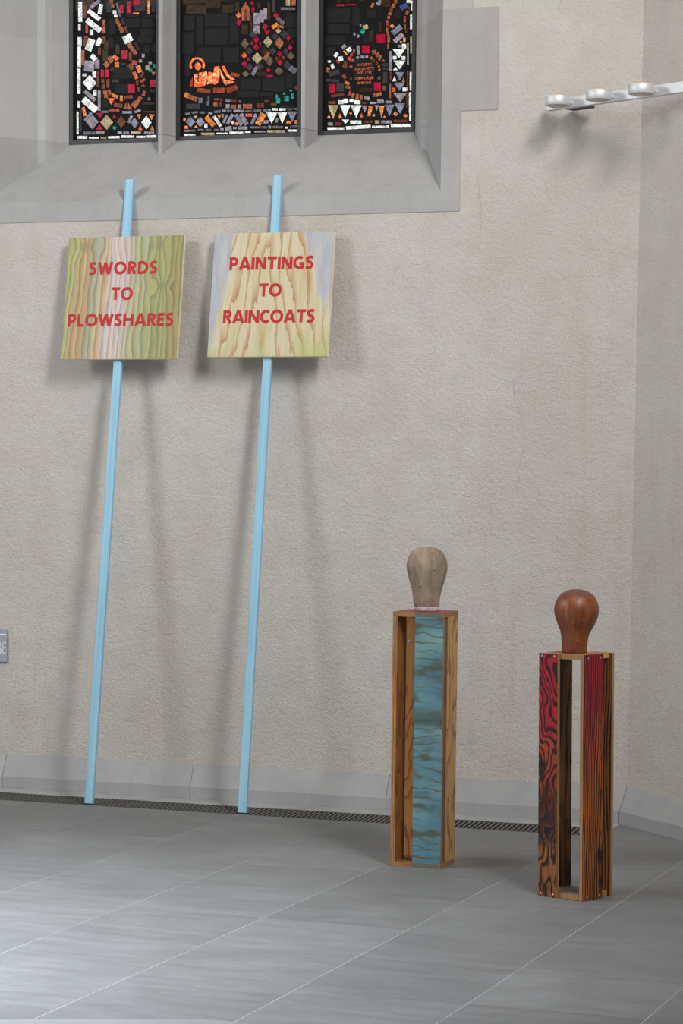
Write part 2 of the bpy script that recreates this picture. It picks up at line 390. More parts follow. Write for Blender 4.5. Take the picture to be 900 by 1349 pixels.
M = {
    'plaster': m_plaster(),
    'stone': m_stone('grey_sandstone', (0.325, 0.323, 0.323), (0.400, 0.398, 0.398)),
    'stone_warm': m_stone('warm_grey_sandstone', (0.385, 0.377, 0.367), (0.455, 0.447, 0.435), warm=(0.435, 0.400, 0.355)),
    'stone_lit': m_stone('lit_sandstone', (0.43, 0.428, 0.425), (0.50, 0.498, 0.495)),  # lit copy of the sandstone: light from the right put into the colour
    'base_stone': m_stone('grey_skirting_stone', (0.325, 0.327, 0.332), (0.392, 0.394, 0.399)),
    'floor': m_floor_tile(),
    'grout': m_plain('pale_grout', (0.40, 0.40, 0.40), 0.9, var=0.25, scale=3),
    'step': m_stone('pale_step_stone', (0.21, 0.213, 0.216), (0.255, 0.258, 0.262), rough=0.6),
    'iron': m_plain('dark_grate_iron', (0.075, 0.073, 0.070), 0.6, 0.2, var=0.4, scale=60),
    'iron_bar': m_plain('grey_grate_iron', (0.12, 0.118, 0.115), 0.6, 0.1, var=0.3, scale=50),
    'dark': m_plain('drain_dark', (0.055, 0.054, 0.052), 0.9),
    'frame': m_plain('dark_window_iron', (0.045, 0.045, 0.045), 0.5, 0.3, var=0.2),
    'lead': m_plain('black_lead', (0.008, 0.008, 0.009), 0.7, 0.0, 0.12, var=0.3, scale=60, bump=0.2),
    'alu': m_brushed(),
    'blue': m_blue_paint(),
    'sign_green': m_sign_green(),
    'sign_beige': m_sign_beige(),
    'letter_red': m_plain('red_lettering_paint', s2l(180, 34, 36), 0.6, var=0.06, scale=30),
    'ply_tan': m_ply('honey_plywood', s2l(200, 146, 84), s2l(134, 78, 34)),
    'ply_in': m_ply('brown_plywood', s2l(160, 110, 64), s2l(104, 62, 30), 7, off=3),
    'ply_side': m_ply('flamed_plywood', s2l(206, 162, 102), s2l(108, 64, 28), 8, off=7),
    'edge': m_ply_edge('plywood_edge', s2l(186, 138, 88), s2l(108, 68, 38)),
    'edge_grey': m_ply_edge('grey_plywood_edge', s2l(142, 118, 98), s2l(92, 74, 62)),
    'blue_board': m_blue_board(),
    'head_grey': m_head_grey(),
    'head_red': m_head_red(),
    'band': m_plain('chipped_white_band', (0.55, 0.50, 0.52), 0.5, var=0.35, scale=60),
    'red_top': m_plain('red_stained_top', s2l(140, 48, 52), 0.5, var=0.5, scale=22),
    'screw': m_plain('steel_screw', (0.6, 0.6, 0.6), 0.3, 0.9),
    'burnt_a': m_burnt('scorched_red_plywood_wavy', 2.0, 26, 15.0, [(0.3, s2l(140, 58, 24)), (0.5, s2l(178, 82, 36)), (0.7, s2l(150, 96, 52))], 0.50, 0.9, (6, 6, 3.4), 0.46, (0.16, 0.40), 0.58),
    'burnt_b': m_burnt('scorched_red_plywood_straight', 5.0, 92, 5.5, [(0.3, s2l(190, 96, 34)), (0.5, s2l(196, 108, 46)), (0.7, s2l(158, 96, 50))], 0.52, 0.4, (9, 9, 1.2), 0.60, None, 0.62, 0.75),
    'burnt_c': m_burnt('scorched_olive_plywood', 8.0, 20, 3.0, [(0.3, s2l(96, 66, 32)), (0.5, s2l(124, 88, 44)), (0.7, s2l(142, 102, 56))], 1.6, 0.3, (9, 9, 1.6), 0.3, None, 0.61),
    'burnt_d': m_burnt('scorched_brown_plywood', 11.0, 70, 4.0, [(0.3, s2l(124, 78, 38)), (0.5, s2l(150, 98, 52)), (0.7, s2l(134, 84, 42))], 1.6, 0.3, (9, 9, 1.4), 0.6, None, 0.61),
    'board_edge': m_plain('cream_board_edge', s2l(226, 212, 190), 0.7, var=0.08, scale=30),
    'edge_pale': m_ply_edge('pale_plywood_edge', s2l(176, 136, 94), s2l(136, 98, 62)),
    'plate_yellow': m_ply('yellow_plywood', s2l(206, 160, 84), s2l(184, 130, 66), 5, axis='h', off=2),
    'plaque': m_plain('grey_plaque', s2l(158, 166, 176), 0.45, 0.2, var=0.1),
    'plaque_ink': m_plain('white_engraving', (0.80, 0.84, 0.88), 0.6),
    'lens': m_plain('lamp_lens_glass', (0.50, 0.47, 0.42), 0.15, 0.0, 0.7),
    'amber': m_plain('amber_lens_glass', (0.72, 0.40, 0.14), 0.2, 0.0, 0.7),
    'crack': m_plain('crack_shadow', (0.36, 0.33, 0.295), 0.95),
    'mortar': m_plain('pale_mortar', (0.58, 0.57, 0.55), 0.9),
}
GC = {'w': ((0.93, 0.97, 0.92), 1.5), 'k': ((0.46, 0.40, 0.47), 0.95), 'g': ((0.30, 0.29, 0.34), 0.6), 'u': ((0.40, 0.43, 0.56), 0.75),
      'v': ((0.10, 0.16, 0.45), 0.7), 'o': ((1.0, 0.36, 0.05), 1.15), 'c': ((1.0, 0.20, 0.07), 1.2), 'b': ((0.30, 0.085, 0.035), 0.75),
      'p': ((0.62, 0.19, 0.08), 0.85), 's': ((0.66, 0.10, 0.10), 0.85), 'r': ((0.74, 0.01, 0.06), 0.85), 'y': ((0.66, 0.52, 0.28), 1.0),
      'q': ((0.30, 0.21, 0.12), 0.6), 't': ((0.03, 0.52, 0.40), 0.8), 'd': ((0.10, 0.055, 0.025), 0.5), 'n': ((0.07, 0.06, 0.075), 0.35),
      'h': ((1.0, 0.16, 0.05), 2.0), 'e': ((0.60, 0.10, 0.03), 0.7), 'x': ((0.030, 0.030, 0.031), 0.15)}
for _c, (_col, _p) in GC.items():
    M['glass_' + _c] = m_glass(_c, _col, _p)

# ------------------------------------------------------------------ builders
def link(o, parent=None):
    COL.objects.link(o)
    if parent:
        o.parent = parent
    return o

def empty(name, loc=(0, 0, 0), rot=(0, 0, 0)):
    o = bpy.data.objects.new(name, None)
    o.empty_display_size = 0.1
    COL.objects.link(o)
    o.location = loc
    o.rotation_euler = rot
    return o

def tag(o, label=None, cat=None, group=None, kind=None):
    if label: o['label'] = label
    if cat: o['category'] = cat
    if group: o['group'] = group
    if kind: o['kind'] = kind
    return o

def mesh(name, verts, faces, mats, parent=None, smooth=False, midx=None):
    me = bpy.data.meshes.new(name)
    me.from_pydata([tuple(v) for v in verts], [], faces)
    for m in (mats if isinstance(mats, (list, tuple)) else [mats]):
        me.materials.append(m)
    if midx:
        for p, i in zip(me.polygons, midx):
            p.material_index = i
    bm = bmesh.new(); bm.from_mesh(me)
    bmesh.ops.recalc_face_normals(bm, faces=bm.faces)
    bm.to_mesh(me); bm.free()
    if smooth:
        for p in me.polygons:
            p.use_smooth = True
    me.update()
    return link(bpy.data.objects.new(name, me), parent)

BF = [(0, 3, 2, 1), (4, 5, 6, 7), (0, 1, 5, 4), (1, 2, 6, 5), (2, 3, 7, 6), (3, 0, 4, 7)]   # bottom, top, front(-y), right, back, left
def bxv(x0, x1, y0, y1, z0, z1):
    return [(x0, y0, z0), (x1, y0, z0), (x1, y1, z0), (x0, y1, z0), (x0, y0, z1), (x1, y0, z1), (x1, y1, z1), (x0, y1, z1)]

def box(name, x0, x1, y0, y1, z0, z1, mats, parent=None, midx=None, bevel=0.0):
    o = mesh(name, bxv(x0, x1, y0, y1, z0, z1), BF, mats, parent, midx=midx)
    if bevel:
        bm = bmesh.new(); bm.from_mesh(o.data)
        bmesh.ops.bevel(bm, geom=list(bm.edges), offset=bevel, segments=1, affect='EDGES', profile=0.5)
        bm.to_mesh(o.data); bm.free()
    return o

def prism(name, pts, axis, a, b, mats, parent=None):
    """extrude a 2-D outline; axis 'z': pts (x,y); 'x': pts (y,z); 'y': pts (x,z)"""
    f = {'z': lambda p, t: (p[0], p[1], t), 'x': lambda p, t: (t, p[0], p[1]), 'y': lambda p, t: (p[0], t, p[1])}[axis]
    n = len(pts)
    v = [f(p, a) for p in pts] + [f(p, b) for p in pts]
    fc = [tuple(range(n)), tuple(range(2 * n - 1, n - 1, -1))] + [(i, (i + 1) % n, n + (i + 1) % n, n + i) for i in range(n)]
    return mesh(name, v, fc, mats, parent)

def join_verts(parts):
    V, F = [], []
    for v, f in parts:
        o = len(V)
        V += v
        F += [tuple(i + o for i in q) for q in f]
    return V, F

def lathe(profile, seg=40, cap=True):
    """profile (r, z, cx, cy) from bottom to top"""
    V, F = [], []
    for r, z, cx, cy in profile:
        for i in range(seg):
            a = 2 * math.pi * i / seg
            V.append((cx + r * math.cos(a), cy + r * math.sin(a), z))
    for j in range(len(profile) - 1):
        for i in range(seg):
            F.append((j * seg + i, j * seg + (i + 1) % seg, (j + 1) * seg + (i + 1) % seg, (j + 1) * seg + i))
    if cap:
        F.append(tuple(range(seg - 1, -1, -1)))
        n = len(profile) - 1
        F.append(tuple(n * seg + i for i in range(seg)))
    return V, F

def smooth_curve(pts, n=6, closed=False):
    out = []
    N = len(pts)
    rng = range(N if closed else N - 1)
    for i in rng:
        if closed:
            p0, p1, p2, p3 = pts[i - 1], pts[i], pts[(i + 1) % N], pts[(i + 2) % N]
        else:
            p0, p1, p2, p3 = pts[max(i - 1, 0)], pts[i], pts[i + 1], pts[min(i + 2, N - 1)]
        for k in range(n):
            t = k / n
            out.append(tuple(0.5 * (2 * b + (c - a) * t + (2 * a - 5 * b + 4 * c - d) * t * t + (3 * b - a - 3 * c + d) * t ** 3)
                             for a, b, c, d in zip(p0, p1, p2, p3)))
    if not closed:
        out.append(tuple(pts[-1]))
    return out

def ribbon(pts, w, closed=False):
    """2-D stroke outline as quads: returns (left points, right points)"""
    N = len(pts)
    L, R = [], []
    for i in range(N):
        if closed:
            a, b = pts[i - 1], pts[(i + 1) % N]
            d1 = Vector((pts[i][0] - a[0], pts[i][1] - a[1])); d2 = Vector((b[0] - pts[i][0], b[1] - pts[i][1]))
        else:
            d1 = Vector((pts[i][0] - pts[i - 1][0], pts[i][1] - pts[i - 1][1])) if i else None
            d2 = Vector((pts[i + 1][0] - pts[i][0], pts[i + 1][1] - pts[i][1])) if i < N - 1 else None
            d1 = d1 or d2; d2 = d2 or d1
        d1 = d1.normalized(); d2 = d2.normalized()
        n1 = Vector((-d1.y, d1.x)); n2 = Vector((-d2.y, d2.x))
        m = (n1 + n2)
        m = m.normalized() if m.length > 1e-6 else n1
        k = w / 2 / max(0.35, m.dot(n1))
        L.append((pts[i][0] + m.x * k, pts[i][1] + m.y * k)); R.append((pts[i][0] - m.x * k, pts[i][1] - m.y * k))
    return L, R

def stroke_solid(pts, w, closed, y0, y1, fx):
    """extruded stroke in the x-z plane between depths y0..y1; fx maps 2-D -> (x, z)"""
    L, R = ribbon(pts, w, closed)
    N = len(L)
    V = []
    for y in (y0, y1):
        for p in L: V.append((fx(p)[0], y, fx(p)[1]))
        for p in R: V.append((fx(p)[0], y, fx(p)[1]))
    F = []
    for i in range(N if closed else N - 1):
        j = (i + 1) % N
        F += [(i, j, N + j, N + i), (2 * N + i, 3 * N + i, 3 * N + j, 2 * N + j), (i, 2 * N + i, 2 * N + j, j), (N + i, N + j, 3 * N + j, 3 * N + i)]
    if not closed:
        F += [(0, N, 3 * N, 2 * N), (N - 1, 3 * N - 1, 4 * N - 1, 2 * N - 1)]
    return V, F

# ------------------------------------------------------------------ the place: measures in metres
W = 11.846            # plane of the plastered back wall
YB = W - 0.06         # foot of the skirting
XC = -5.088           # axis of the window
KX = -2.83            # corner between back wall and right wall
KL = 2 * XC - KX      # corner with the left wall
T22 = math.tan(math.radians(22.5))
S45 = math.sqrt(0.5)
HW = 7.2
OX0, OX1, OZ0, OZ1 = 2 * XC + 3.735, -3.735, 2.965, 4.95

# walls
V, F = join_verts([(bxv(KL - 0.3, OX0, W, W + 0.8, 0, HW), BF), (bxv(OX1, KX + 0.3, W, W + 0.8, 0, HW), BF),
                   (bxv(OX0, OX1, W, W + 0.8, 0, OZ0), BF), (bxv(OX0, OX1, W, W + 0.8, OZ1, HW), BF)])
wall_back = tag(mesh('wall_back', V, F, M['plaster']), 'grey-beige rough plastered back wall below the stained glass window', kind='structure')
def slant_wall(name, kx, sx, label):
    d = Vector((sx * S45, -S45)); n = Vector((sx * S45, S45)); K = Vector((kx, W)); E = K + d * SIDE
    p = [K, E, Vector((E.x, YE[sx])), Vector((E.x + sx * 0.6, YE[sx])), E + Vector((sx * 0.6, 0.25)), K + n * 0.6]
    return tag(prism(name, [(q.x, q.y) for q in p], 'z', 0, HW, M['plaster']), label, kind='structure')
SIDE = KX - KL
YE = {1: -4.0, -1: 2.0}
slant_wall('wall_right', KX, 1, 'rough plastered wall turning towards the viewer on the right')
slant_wall('wall_left', KL, -1, 'rough plastered wall turning towards the viewer on the left')
ceil = tag(box('ceiling', -12, 2, 2.0, W + 0.8, HW, HW + 0.2, M['plaster']), 'plain plastered ceiling high above the choir', kind='structure')

# hairline cracks in the plaster
def crack(pts, w=0.003):
    L, R = ribbon(smooth_curve(pts, 4), w)
    N = len(L)
    mesh('crack', [(p[0], W - 0.0006, p[1]) for p in L + R], [(i, i + 1, N + i + 1, N + i) for i in range(N - 1)], M['crack'], wall_back)
crack([(-3.442, 2.145), (-3.436, 2.08), (-3.427, 2.034), (-3.395, 1.95), (-3.381, 1.88), (-3.385, 1.80), (-3.408, 1.703), (-3.404, 1.66), (-3.412, 1.60)], 0.0015)
crack([(-3.639, 3.117), (-3.629, 3.07), (-3.632, 3.03), (-3.616, 2.971), (-3.622, 2.92), (-3.618, 2.87)], 0.0014)
crack([(-3.26, 3.99), (-3.235, 3.945), (-3.25, 3.90)], 0.0018)

# skirting of chamfered stone blocks
PROF = [(0, 0), (0.06, 0), (0.06, 0.062), (0.004, 0.178), (0, 0.178)]
def skirt(parent, P, d, n, s0, s1, m0=0.0, m1=0.0):
    v = []
    for s, m in ((s0, m0), (s1, m1)):
        for o, z in PROF:
            q = P + d * (s + m * o) + n * o
            v.append((q.x, q.y, z))
    k = len(PROF)
    f = [tuple(range(k)), tuple(range(2 * k - 1, k - 1, -1))] + [(i, (i + 1) % k, k + (i + 1) % k, k + i) for i in range(k)]
    mesh('skirting_stone', v, f, M['base_stone'], parent)
g = 0.0014
bb = tag(empty('baseboard_back', (0, 0, 0)), 'grey stone skirting with chamfered top along the back wall', kind='structure')
xs = [KL, -6.205, -5.122, -4.052, KX]
for i in range(4):
    skirt(bb, Vector((0, W)), Vector((1, 0)), Vector((0, -1)), xs[i] + (g if i else 0), xs[i + 1] - (g if i < 3 else 0.002), T22 if i == 0 else 0, -T22 if i == 3 else 0)
for nm, kx, sx in (('baseboard_right', KX, 1), ('baseboard_left', KL, -1)):
    b = tag(empty(nm), 'grey stone skirting with chamfered top along the %s wall' % ('right' if sx > 0 else 'left'), kind='structure')
    d = Vector((sx * S45, -S45)); n = Vector((-sx * S45, -S45))
    for i, (a0, a1) in enumerate(((0.002, 1.1), (1.1, 2.2), (2.2, 3.3), (3.3, 4.4))):
        skirt(b, Vector((kx, W)), d, n, a0 + g * (i > 0), a1 - g, T22 if i == 0 else 0, 0)

# ------------------------------------------------------------------ floor
floor = tag(empty('floor'), 'grey stone slab floor with pale joints', kind='structure')
GY0, GY1 = 11.340, 11.624          # drain channel
GXE = -2.845
def clip(poly, p, n, off):
    out = []
    for i in range(len(poly)):
        a, b = poly[i], poly[(i + 1) % len(poly)]
        da = (a[0] - p[0]) * n[0] + (a[1] - p[1]) * n[1] - off
        db = (b[0] - p[0]) * n[0] + (b[1] - p[1]) * n[1] - off
        if da >= 0: out.append(a)
        if (da >= 0) != (db >= 0):
            t = da / (da - db)
            out.append((a[0] + (b[0] - a[0]) * t, a[1] + (b[1] - a[1]) * t))
    return out
def area2(p):
    return abs(sum(p[i][0] * p[(i + 1) % len(p)][1] - p[(i + 1) % len(p)][0] * p[i][1] for i in range(len(p)))) / 2
def slab(x0, x1, y0, y1, m='floor'):
    p = [(x0, y0), (x1, y0), (x1, y1), (x0, y1)]
    p = clip(p, (KX, W), (-S45, -S45), 0.062)
    if len(p) > 2: p = clip(p, (KL, W), (S45, -S45), 0.062)
    if len(p) > 2 and area2(p) > 0.002:
        prism('floor_slab', p, 'z', -0.03, 0.0, M[m], floor)
JX = [-2.318 + 0.5862 * k for k in range(-10, 6)]
JY = [8.146 + 0.586 * k for k in range(-7, 8)]
for i in range(len(JX) - 1):
    for j in range(len(JY) - 1):
        x0, x1, y0, y1 = JX[i] + 0.0017, JX[i + 1] - 0.0017, JY[j] + 0.0010, JY[j + 1] - 0.0010
        if y0 > GY0: 
            if x1 > GXE: slab(max(x0, GXE), x1, y0, min(y1, YB - 0.002))
        elif y1 > GY0:
            if x1 <= GXE: slab(x0, x1, y0, GY0 - 0.001)
            elif x0 >= GXE: slab(x0, x1, y0, min(y1, YB - 0.002))
            else:
                slab(x0, GXE, y0, GY0 - 0.001); slab(GXE, x1, y0, y1)
        else:
            slab(x0, x1, y0, y1)
# narrow border slabs between drain and skirting
bx_ = [KL, -6.6, -5.3, -3.95, GXE]
for i in range(4):
    slab(bx_[i] + 0.002, bx_[i + 1] - 0.002, GY1 + 0.001, YB - 0.002, 'base_stone')
V, F = join_verts([(bxv(KL - 3.0, KX + 4.6, 3.9, GY0, -0.15, -0.0004), BF), (bxv(GXE, KX + 4.6, GY0, W, -0.15, -0.0004), BF), (bxv(KL - 3.0, GXE, GY1, W, -0.15, -0.0004), BF)])
mesh('grout_bed', V, F, M['grout'], floor)
mesh('drain_channel', *join_verts([(bxv(KL - 0.6, GXE, GY0, GY1, -0.16, -0.05), BF)]), M['dark'], floor)

grate = tag(empty('drain_grate', (0, 0, 0)), 'long dark metal drain grate set in the floor along the back wall', 'grate')
gx0 = KL - 0.1
box('rail', gx0, GXE, GY0 + 0.001, GY0 + 0.016, -0.06, -0.001, M['iron'], grate)
box('rail', gx0, GXE, GY1 - 0.016, GY1 - 0.001, -0.06, -0.001, M['iron'], grate)
box('rail', GXE - 0.012, GXE - 0.001, GY0 + 0.016, GY1 - 0.016, -0.06, -0.001, M['iron'], grate)
me0 = None
xb = GXE - 0.03
while xb > gx0 + 0.02:
    if me0 is None:
        y0, y1 = GY0 + 0.016, GY1 - 0.016
        v = []
        for z in (-0.045, -0.002):
            v += [(-0.005 + 0.014, y0, z), (0.005 + 0.014, y0, z), (0.005 - 0.014, y1, z), (-0.005 - 0.014, y1, z)]
        o = mesh('grate_bar', v, BF, M['iron_bar'], grate); me0 = o.data
    else:
        o = link(bpy.data.objects.new('grate_bar', me0), grate)
    o.location = (xb, 0, 0)
    xb -= 0.0245

# ------------------------------------------------------------------ window surround
sur = tag(empty('trim_1'), 'grey sandstone window surround with sloping sill and splayed jambs', kind='structure')
ZS0, ZS1 = 3.062, 3.419
prism('sill', [(W - 0.004, 2.963), (W - 0.004, ZS0), (W + 0.455, ZS1), (W + 0.75, ZS1), (W + 0.75, 2.963)], 'x', 2 * XC + 3.825, -3.825, M['stone'], sur)
def jamb(side, xo, z0, z1, m, name='jamb_stone'):
    p = [(xo, W - 0.004), (-3.825, W - 0.004), (-3.998, W + 0.30), (-4.035, W + 0.315), (-4.06, W + 0.35), (-4.112, W + 0.45), (-4.112, W + 0.60), (xo, W + 0.60)]
    if side < 0:
        p = [(2 * XC - x, y) for x, y in p]
    prism(name, p, 'z', z0, z1, m, sur)
jamb(1, -3.728, 2.963, 3.440, M['stone'])
jamb(1, -3.542, 3.443, 3.932, M['stone_warm'])
jamb(1, -3.675, 3.935, 4.45, M['stone_warm'])
jamb(1, -3.542, 4.453, 4.95, M['stone'])
jamb(-1, -3.728, 2.963, 3.424, M['stone'])
jamb(-1, -3.60, 3.427, 3.948, M['stone_lit'])  # upper left jamb blocks take the lit stone colour
jamb(-1, -3.728, 3.951, 4.45, M['stone_lit'])
jamb(-1, -3.542, 4.453, 4.95, M['stone'])
for sd, xo, z in ((1, -3.730, 3.4405), (1, -3.677, 3.9325), (-1, -3.730, 3.4245), (-1, -3.730, 3.9485)):
    jamb(sd, xo, z, z + 0.002, M['mortar'], 'mortar_joint')
for s in (-1, 1):
    cx = XC + s * 0.3995
    p = [(cx - 0.0485, W + 0.45), (cx - 0.0485, W + 0.52), (cx + 0.0485, W + 0.52), (cx + 0.0485, W + 0.45), (cx + 0.036, W + 0.425), (cx + 0.012, W + 0.352), (cx - 0.012, W + 0.352), (cx - 0.036, W + 0.425)]
    prism('mullion_stone', p, 'z', 3.22, 3.437, M['stone'], sur)
    prism('mullion_stone', p, 'z', 3.4385, 4.95, M['stone'], sur)

# ------------------------------------------------------------------ stained glass
GLASS_LEFT = '''w -929 661 -907 660 -907 765 -929 767|w -929 616 -916 615 -916 649 -929 650|w -932 539 -910 538 -910 580 -932 581|w -934 426 -915 425 -915 532 -934 532|w -934 285 -917 284 -917 416 -934 416|w -933 213 -922 212 -922 246 -933 247|w -938 73 -928 72 -928 190 -938 191|k -850 725 -796 760 -808 775 -862 740|w -879 708 -812 659 -796 676 -863 726|w -889 658 -808 597 -788 618 -870 679|w -815 697 -793 693 -783 744 -805 749|w -861 590 -843 589 -843 617 -861 618|w -892 516 -855 503 -831 560 -868 574|w -829 537 -806 527 -787 564 -809 574|w -863 474 -836 450 -816 466 -843 491|k -895 403 -839 396 -833 451 -890 458|w -904 376 -882 375 -882 389 -904 389|w -902 341 -862 298 -823 337 -862 380|w -845 366 -827 365 -827 399 -845 400|k -899 291 -838 239 -823 253 -884 304|w -840 269 -822 268 -822 300 -840 301|w -912 242 -834 181 -810 206 -887 267|b -896 720 -877 719 -877 747 -896 748|b -898 679 -882 678 -882 722 -898 723|s -886 600 -872 599 -872 644 -886 645|b -903 534 -883 530 -873 582 -892 586|p -912 433 -894 433 -894 511 -912 512|p -787 631 -771 630 -771 664 -787 665|p -787 595 -770 594 -770 628 -787 628|b -788 539 -768 539 -769 578 -789 578|b -813 482 -797 481 -797 520 -813 521|k -829 412 -805 411 -805 458 -829 459|b -820 315 -806 314 -806 398 -820 399|k -813 191 -798 191 -798 297 -813 298|d -776 505 -752 504 -752 554 -776 556|d -785 447 -755 446 -755 507 -785 509|d -710 483 -687 482 -687 532 -710 533|n -763 702 -735 701 -735 762 -763 763|p -746 745 -727 744 -727 765 -746 766|p -736 725 -718 724 -718 742 -736 743|w -726 693 -707 692 -707 710 -726 711|w -719 674 -702 673 -702 686 -719 687|p -706 642 -689 645 -696 668 -712 665|p -695 619 -678 622 -684 643 -701 640|p -680 589 -659 595 -670 621 -691 616|w -654 532 -625 542 -644 578 -672 568|w -624 544 -608 550 -627 586 -642 580|p -633 510 -612 516 -620 537 -641 531|p -618 491 -598 499 -608 518 -628 511|p -601 473 -583 482 -594 499 -612 490|d -582 496 -570 501 -591 542 -603 537|n -669 632 -654 636 -666 668 -682 664|b -648 590 -637 593 -650 625 -661 622|g -688 676 -677 678 -698 749 -709 747|r -686 696 -665 694 -665 733 -686 734|r -644 693 -623 692 -623 753 -644 754|r -598 726 -562 743 -577 765 -612 749|n -599 703 -538 700 -538 731 -600 734|o -609 686 -575 684 -575 692 -609 693|o -524 682 -514 681 -514 753 -524 753|n -502 689 -480 688 -480 748 -503 750|r -676 455 -639 453 -639 499 -677 500|b -632 443 -615 443 -616 487 -632 488|c -731 464 -702 445 -689 461 -718 480|o -714 415 -691 414 -691 439 -715 440|p -741 436 -719 446 -737 474 -759 464|p -763 414 -744 430 -764 449 -784 433|r -796 364 -778 363 -778 405 -796 406|r -768 363 -751 363 -751 406 -768 407|b -793 333 -776 333 -776 355 -793 356|b -791 305 -770 304 -770 329 -791 330|b -762 310 -746 309 -746 354 -762 354|p -782 276 -760 275 -760 294 -782 295|p -775 256 -755 255 -755 274 -776 275|s -748 270 -731 274 -742 301 -758 296|o -734 264 -700 249 -693 264 -727 279|c -735 219 -715 252 -755 254|o -683 236 -668 236 -669 265 -684 265|b -659 243 -609 248 -612 265 -662 261|b -721 209 -671 201 -668 221 -718 229|p -643 193 -648 227 -663 197|p -610 189 -635 224 -638 192|p -620 214 -597 196 -574 219 -597 237|p -591 234 -574 222 -553 248 -570 259|s -541 256 -535 278 -546 290 -558 259|b -583 282 -570 281 -570 306 -583 306|b -589 316 -577 316 -577 344 -589 344|b -536 304 -549 325 -561 305|s -562 325 -535 338 -541 349 -569 336|b -568 356 -557 351 -542 379 -553 385|c -595 345 -578 352 -596 388 -613 382|o -579 379 -555 385 -569 419 -592 413|s -615 424 -587 418 -582 441 -611 447|b -620 392 -598 405 -619 433 -642 420|d -681 422 -647 421 -647 434 -681 435|d -734 391 -715 404 -725 416 -744 402|r -636 277 -598 275 -598 320 -636 321|r -510 305 -476 304 -476 338 -510 340|k -556 458 -542 457 -542 476 -556 477|y -573 433 -557 433 -557 447 -573 448|y -535 393 -513 392 -513 417 -535 418|k -517 421 -500 421 -500 432 -518 433|t -492 400 -480 399 -480 420 -492 421|t -514 380 -495 385 -500 398 -519 393|p -490 360 -478 380 -502 381|n -507 276 -479 275 -479 287 -507 289|d -545 213 -483 211 -483 221 -545 223|b -545 172 -483 169 -483 176 -545 178|g -522 234 -507 233 -507 249 -522 249|g -793 178 -753 177 -753 189 -793 191|s -745 185 -688 183 -688 196 -745 198|u -670 171 -615 169 -615 182 -670 184|k -594 170 -562 180 -567 191 -599 182|o -895 164 -879 168 -893 214 -909 210|u -885 139 -846 178 -857 187 -896 147|k -884 135 -847 96 -810 133 -847 172|r -801 153 -780 178 -822 179|r -782 91 -803 117 -824 92|y -798 129 -761 89 -725 127 -762 167|r -704 147 -716 169 -728 147|t -729 99 -715 87 -701 98 -715 109|b -703 129 -676 96 -649 127 -676 159|k -640 124 -627 118 -608 155 -620 161|u -623 120 -599 92 -575 118 -599 146|c -573 138 -562 163 -584 164|c -554 81 -565 107 -577 82|w -558 120 -529 85 -501 118 -530 153|o -500 132 -484 159 -516 161|o -485 78 -497 99 -508 79|n -920 128 -909 128 -909 201 -920 201|n -920 82 -909 82 -909 123 -920 124|g -898 69 -830 67 -830 82 -898 84|k -826 69 -776 67 -776 83 -826 85|k -697 66 -672 65 -672 77 -697 78|k -663 63 -632 62 -632 75 -663 76|y -618 65 -562 63 -562 73 -618 75|k -542 62 -486 60 -486 70 -542 72|w -933 48 -877 46 -877 61 -933 63|w -865 46 -808 44 -808 53 -865 55|y -796 43 -764 42 -764 52 -796 53|w -753 44 -686 42 -686 53 -753 55|w -674 44 -602 42 -602 54 -674 57|w -588 41 -532 39 -532 49 -588 51|w -525 40 -477 38 -477 51 -526 52|x -658 617 -565 612 -565 662 -658 666|x -559 612 -485 608 -485 658 -559 661|x -568 571 -482 566 -482 605 -568 609|x -583 535 -491 531 -491 564 -584 569|x -504 482 -470 480 -471 524 -505 526|x -546 478 -509 476 -509 521 -546 522|x -729 353 -605 348 -605 414 -729 420|x -720 277 -639 274 -639 324 -720 327|n -732 336 -689 334 -689 350 -732 351|x -652 669 -571 665 -572 692 -652 697|x -541 662 -473 658 -473 678 -541 681|x -789 205 -751 203 -751 248 -789 249|x -752 585 -708 583 -708 666 -752 668|x -758 516 -720 514 -720 570 -758 571'''
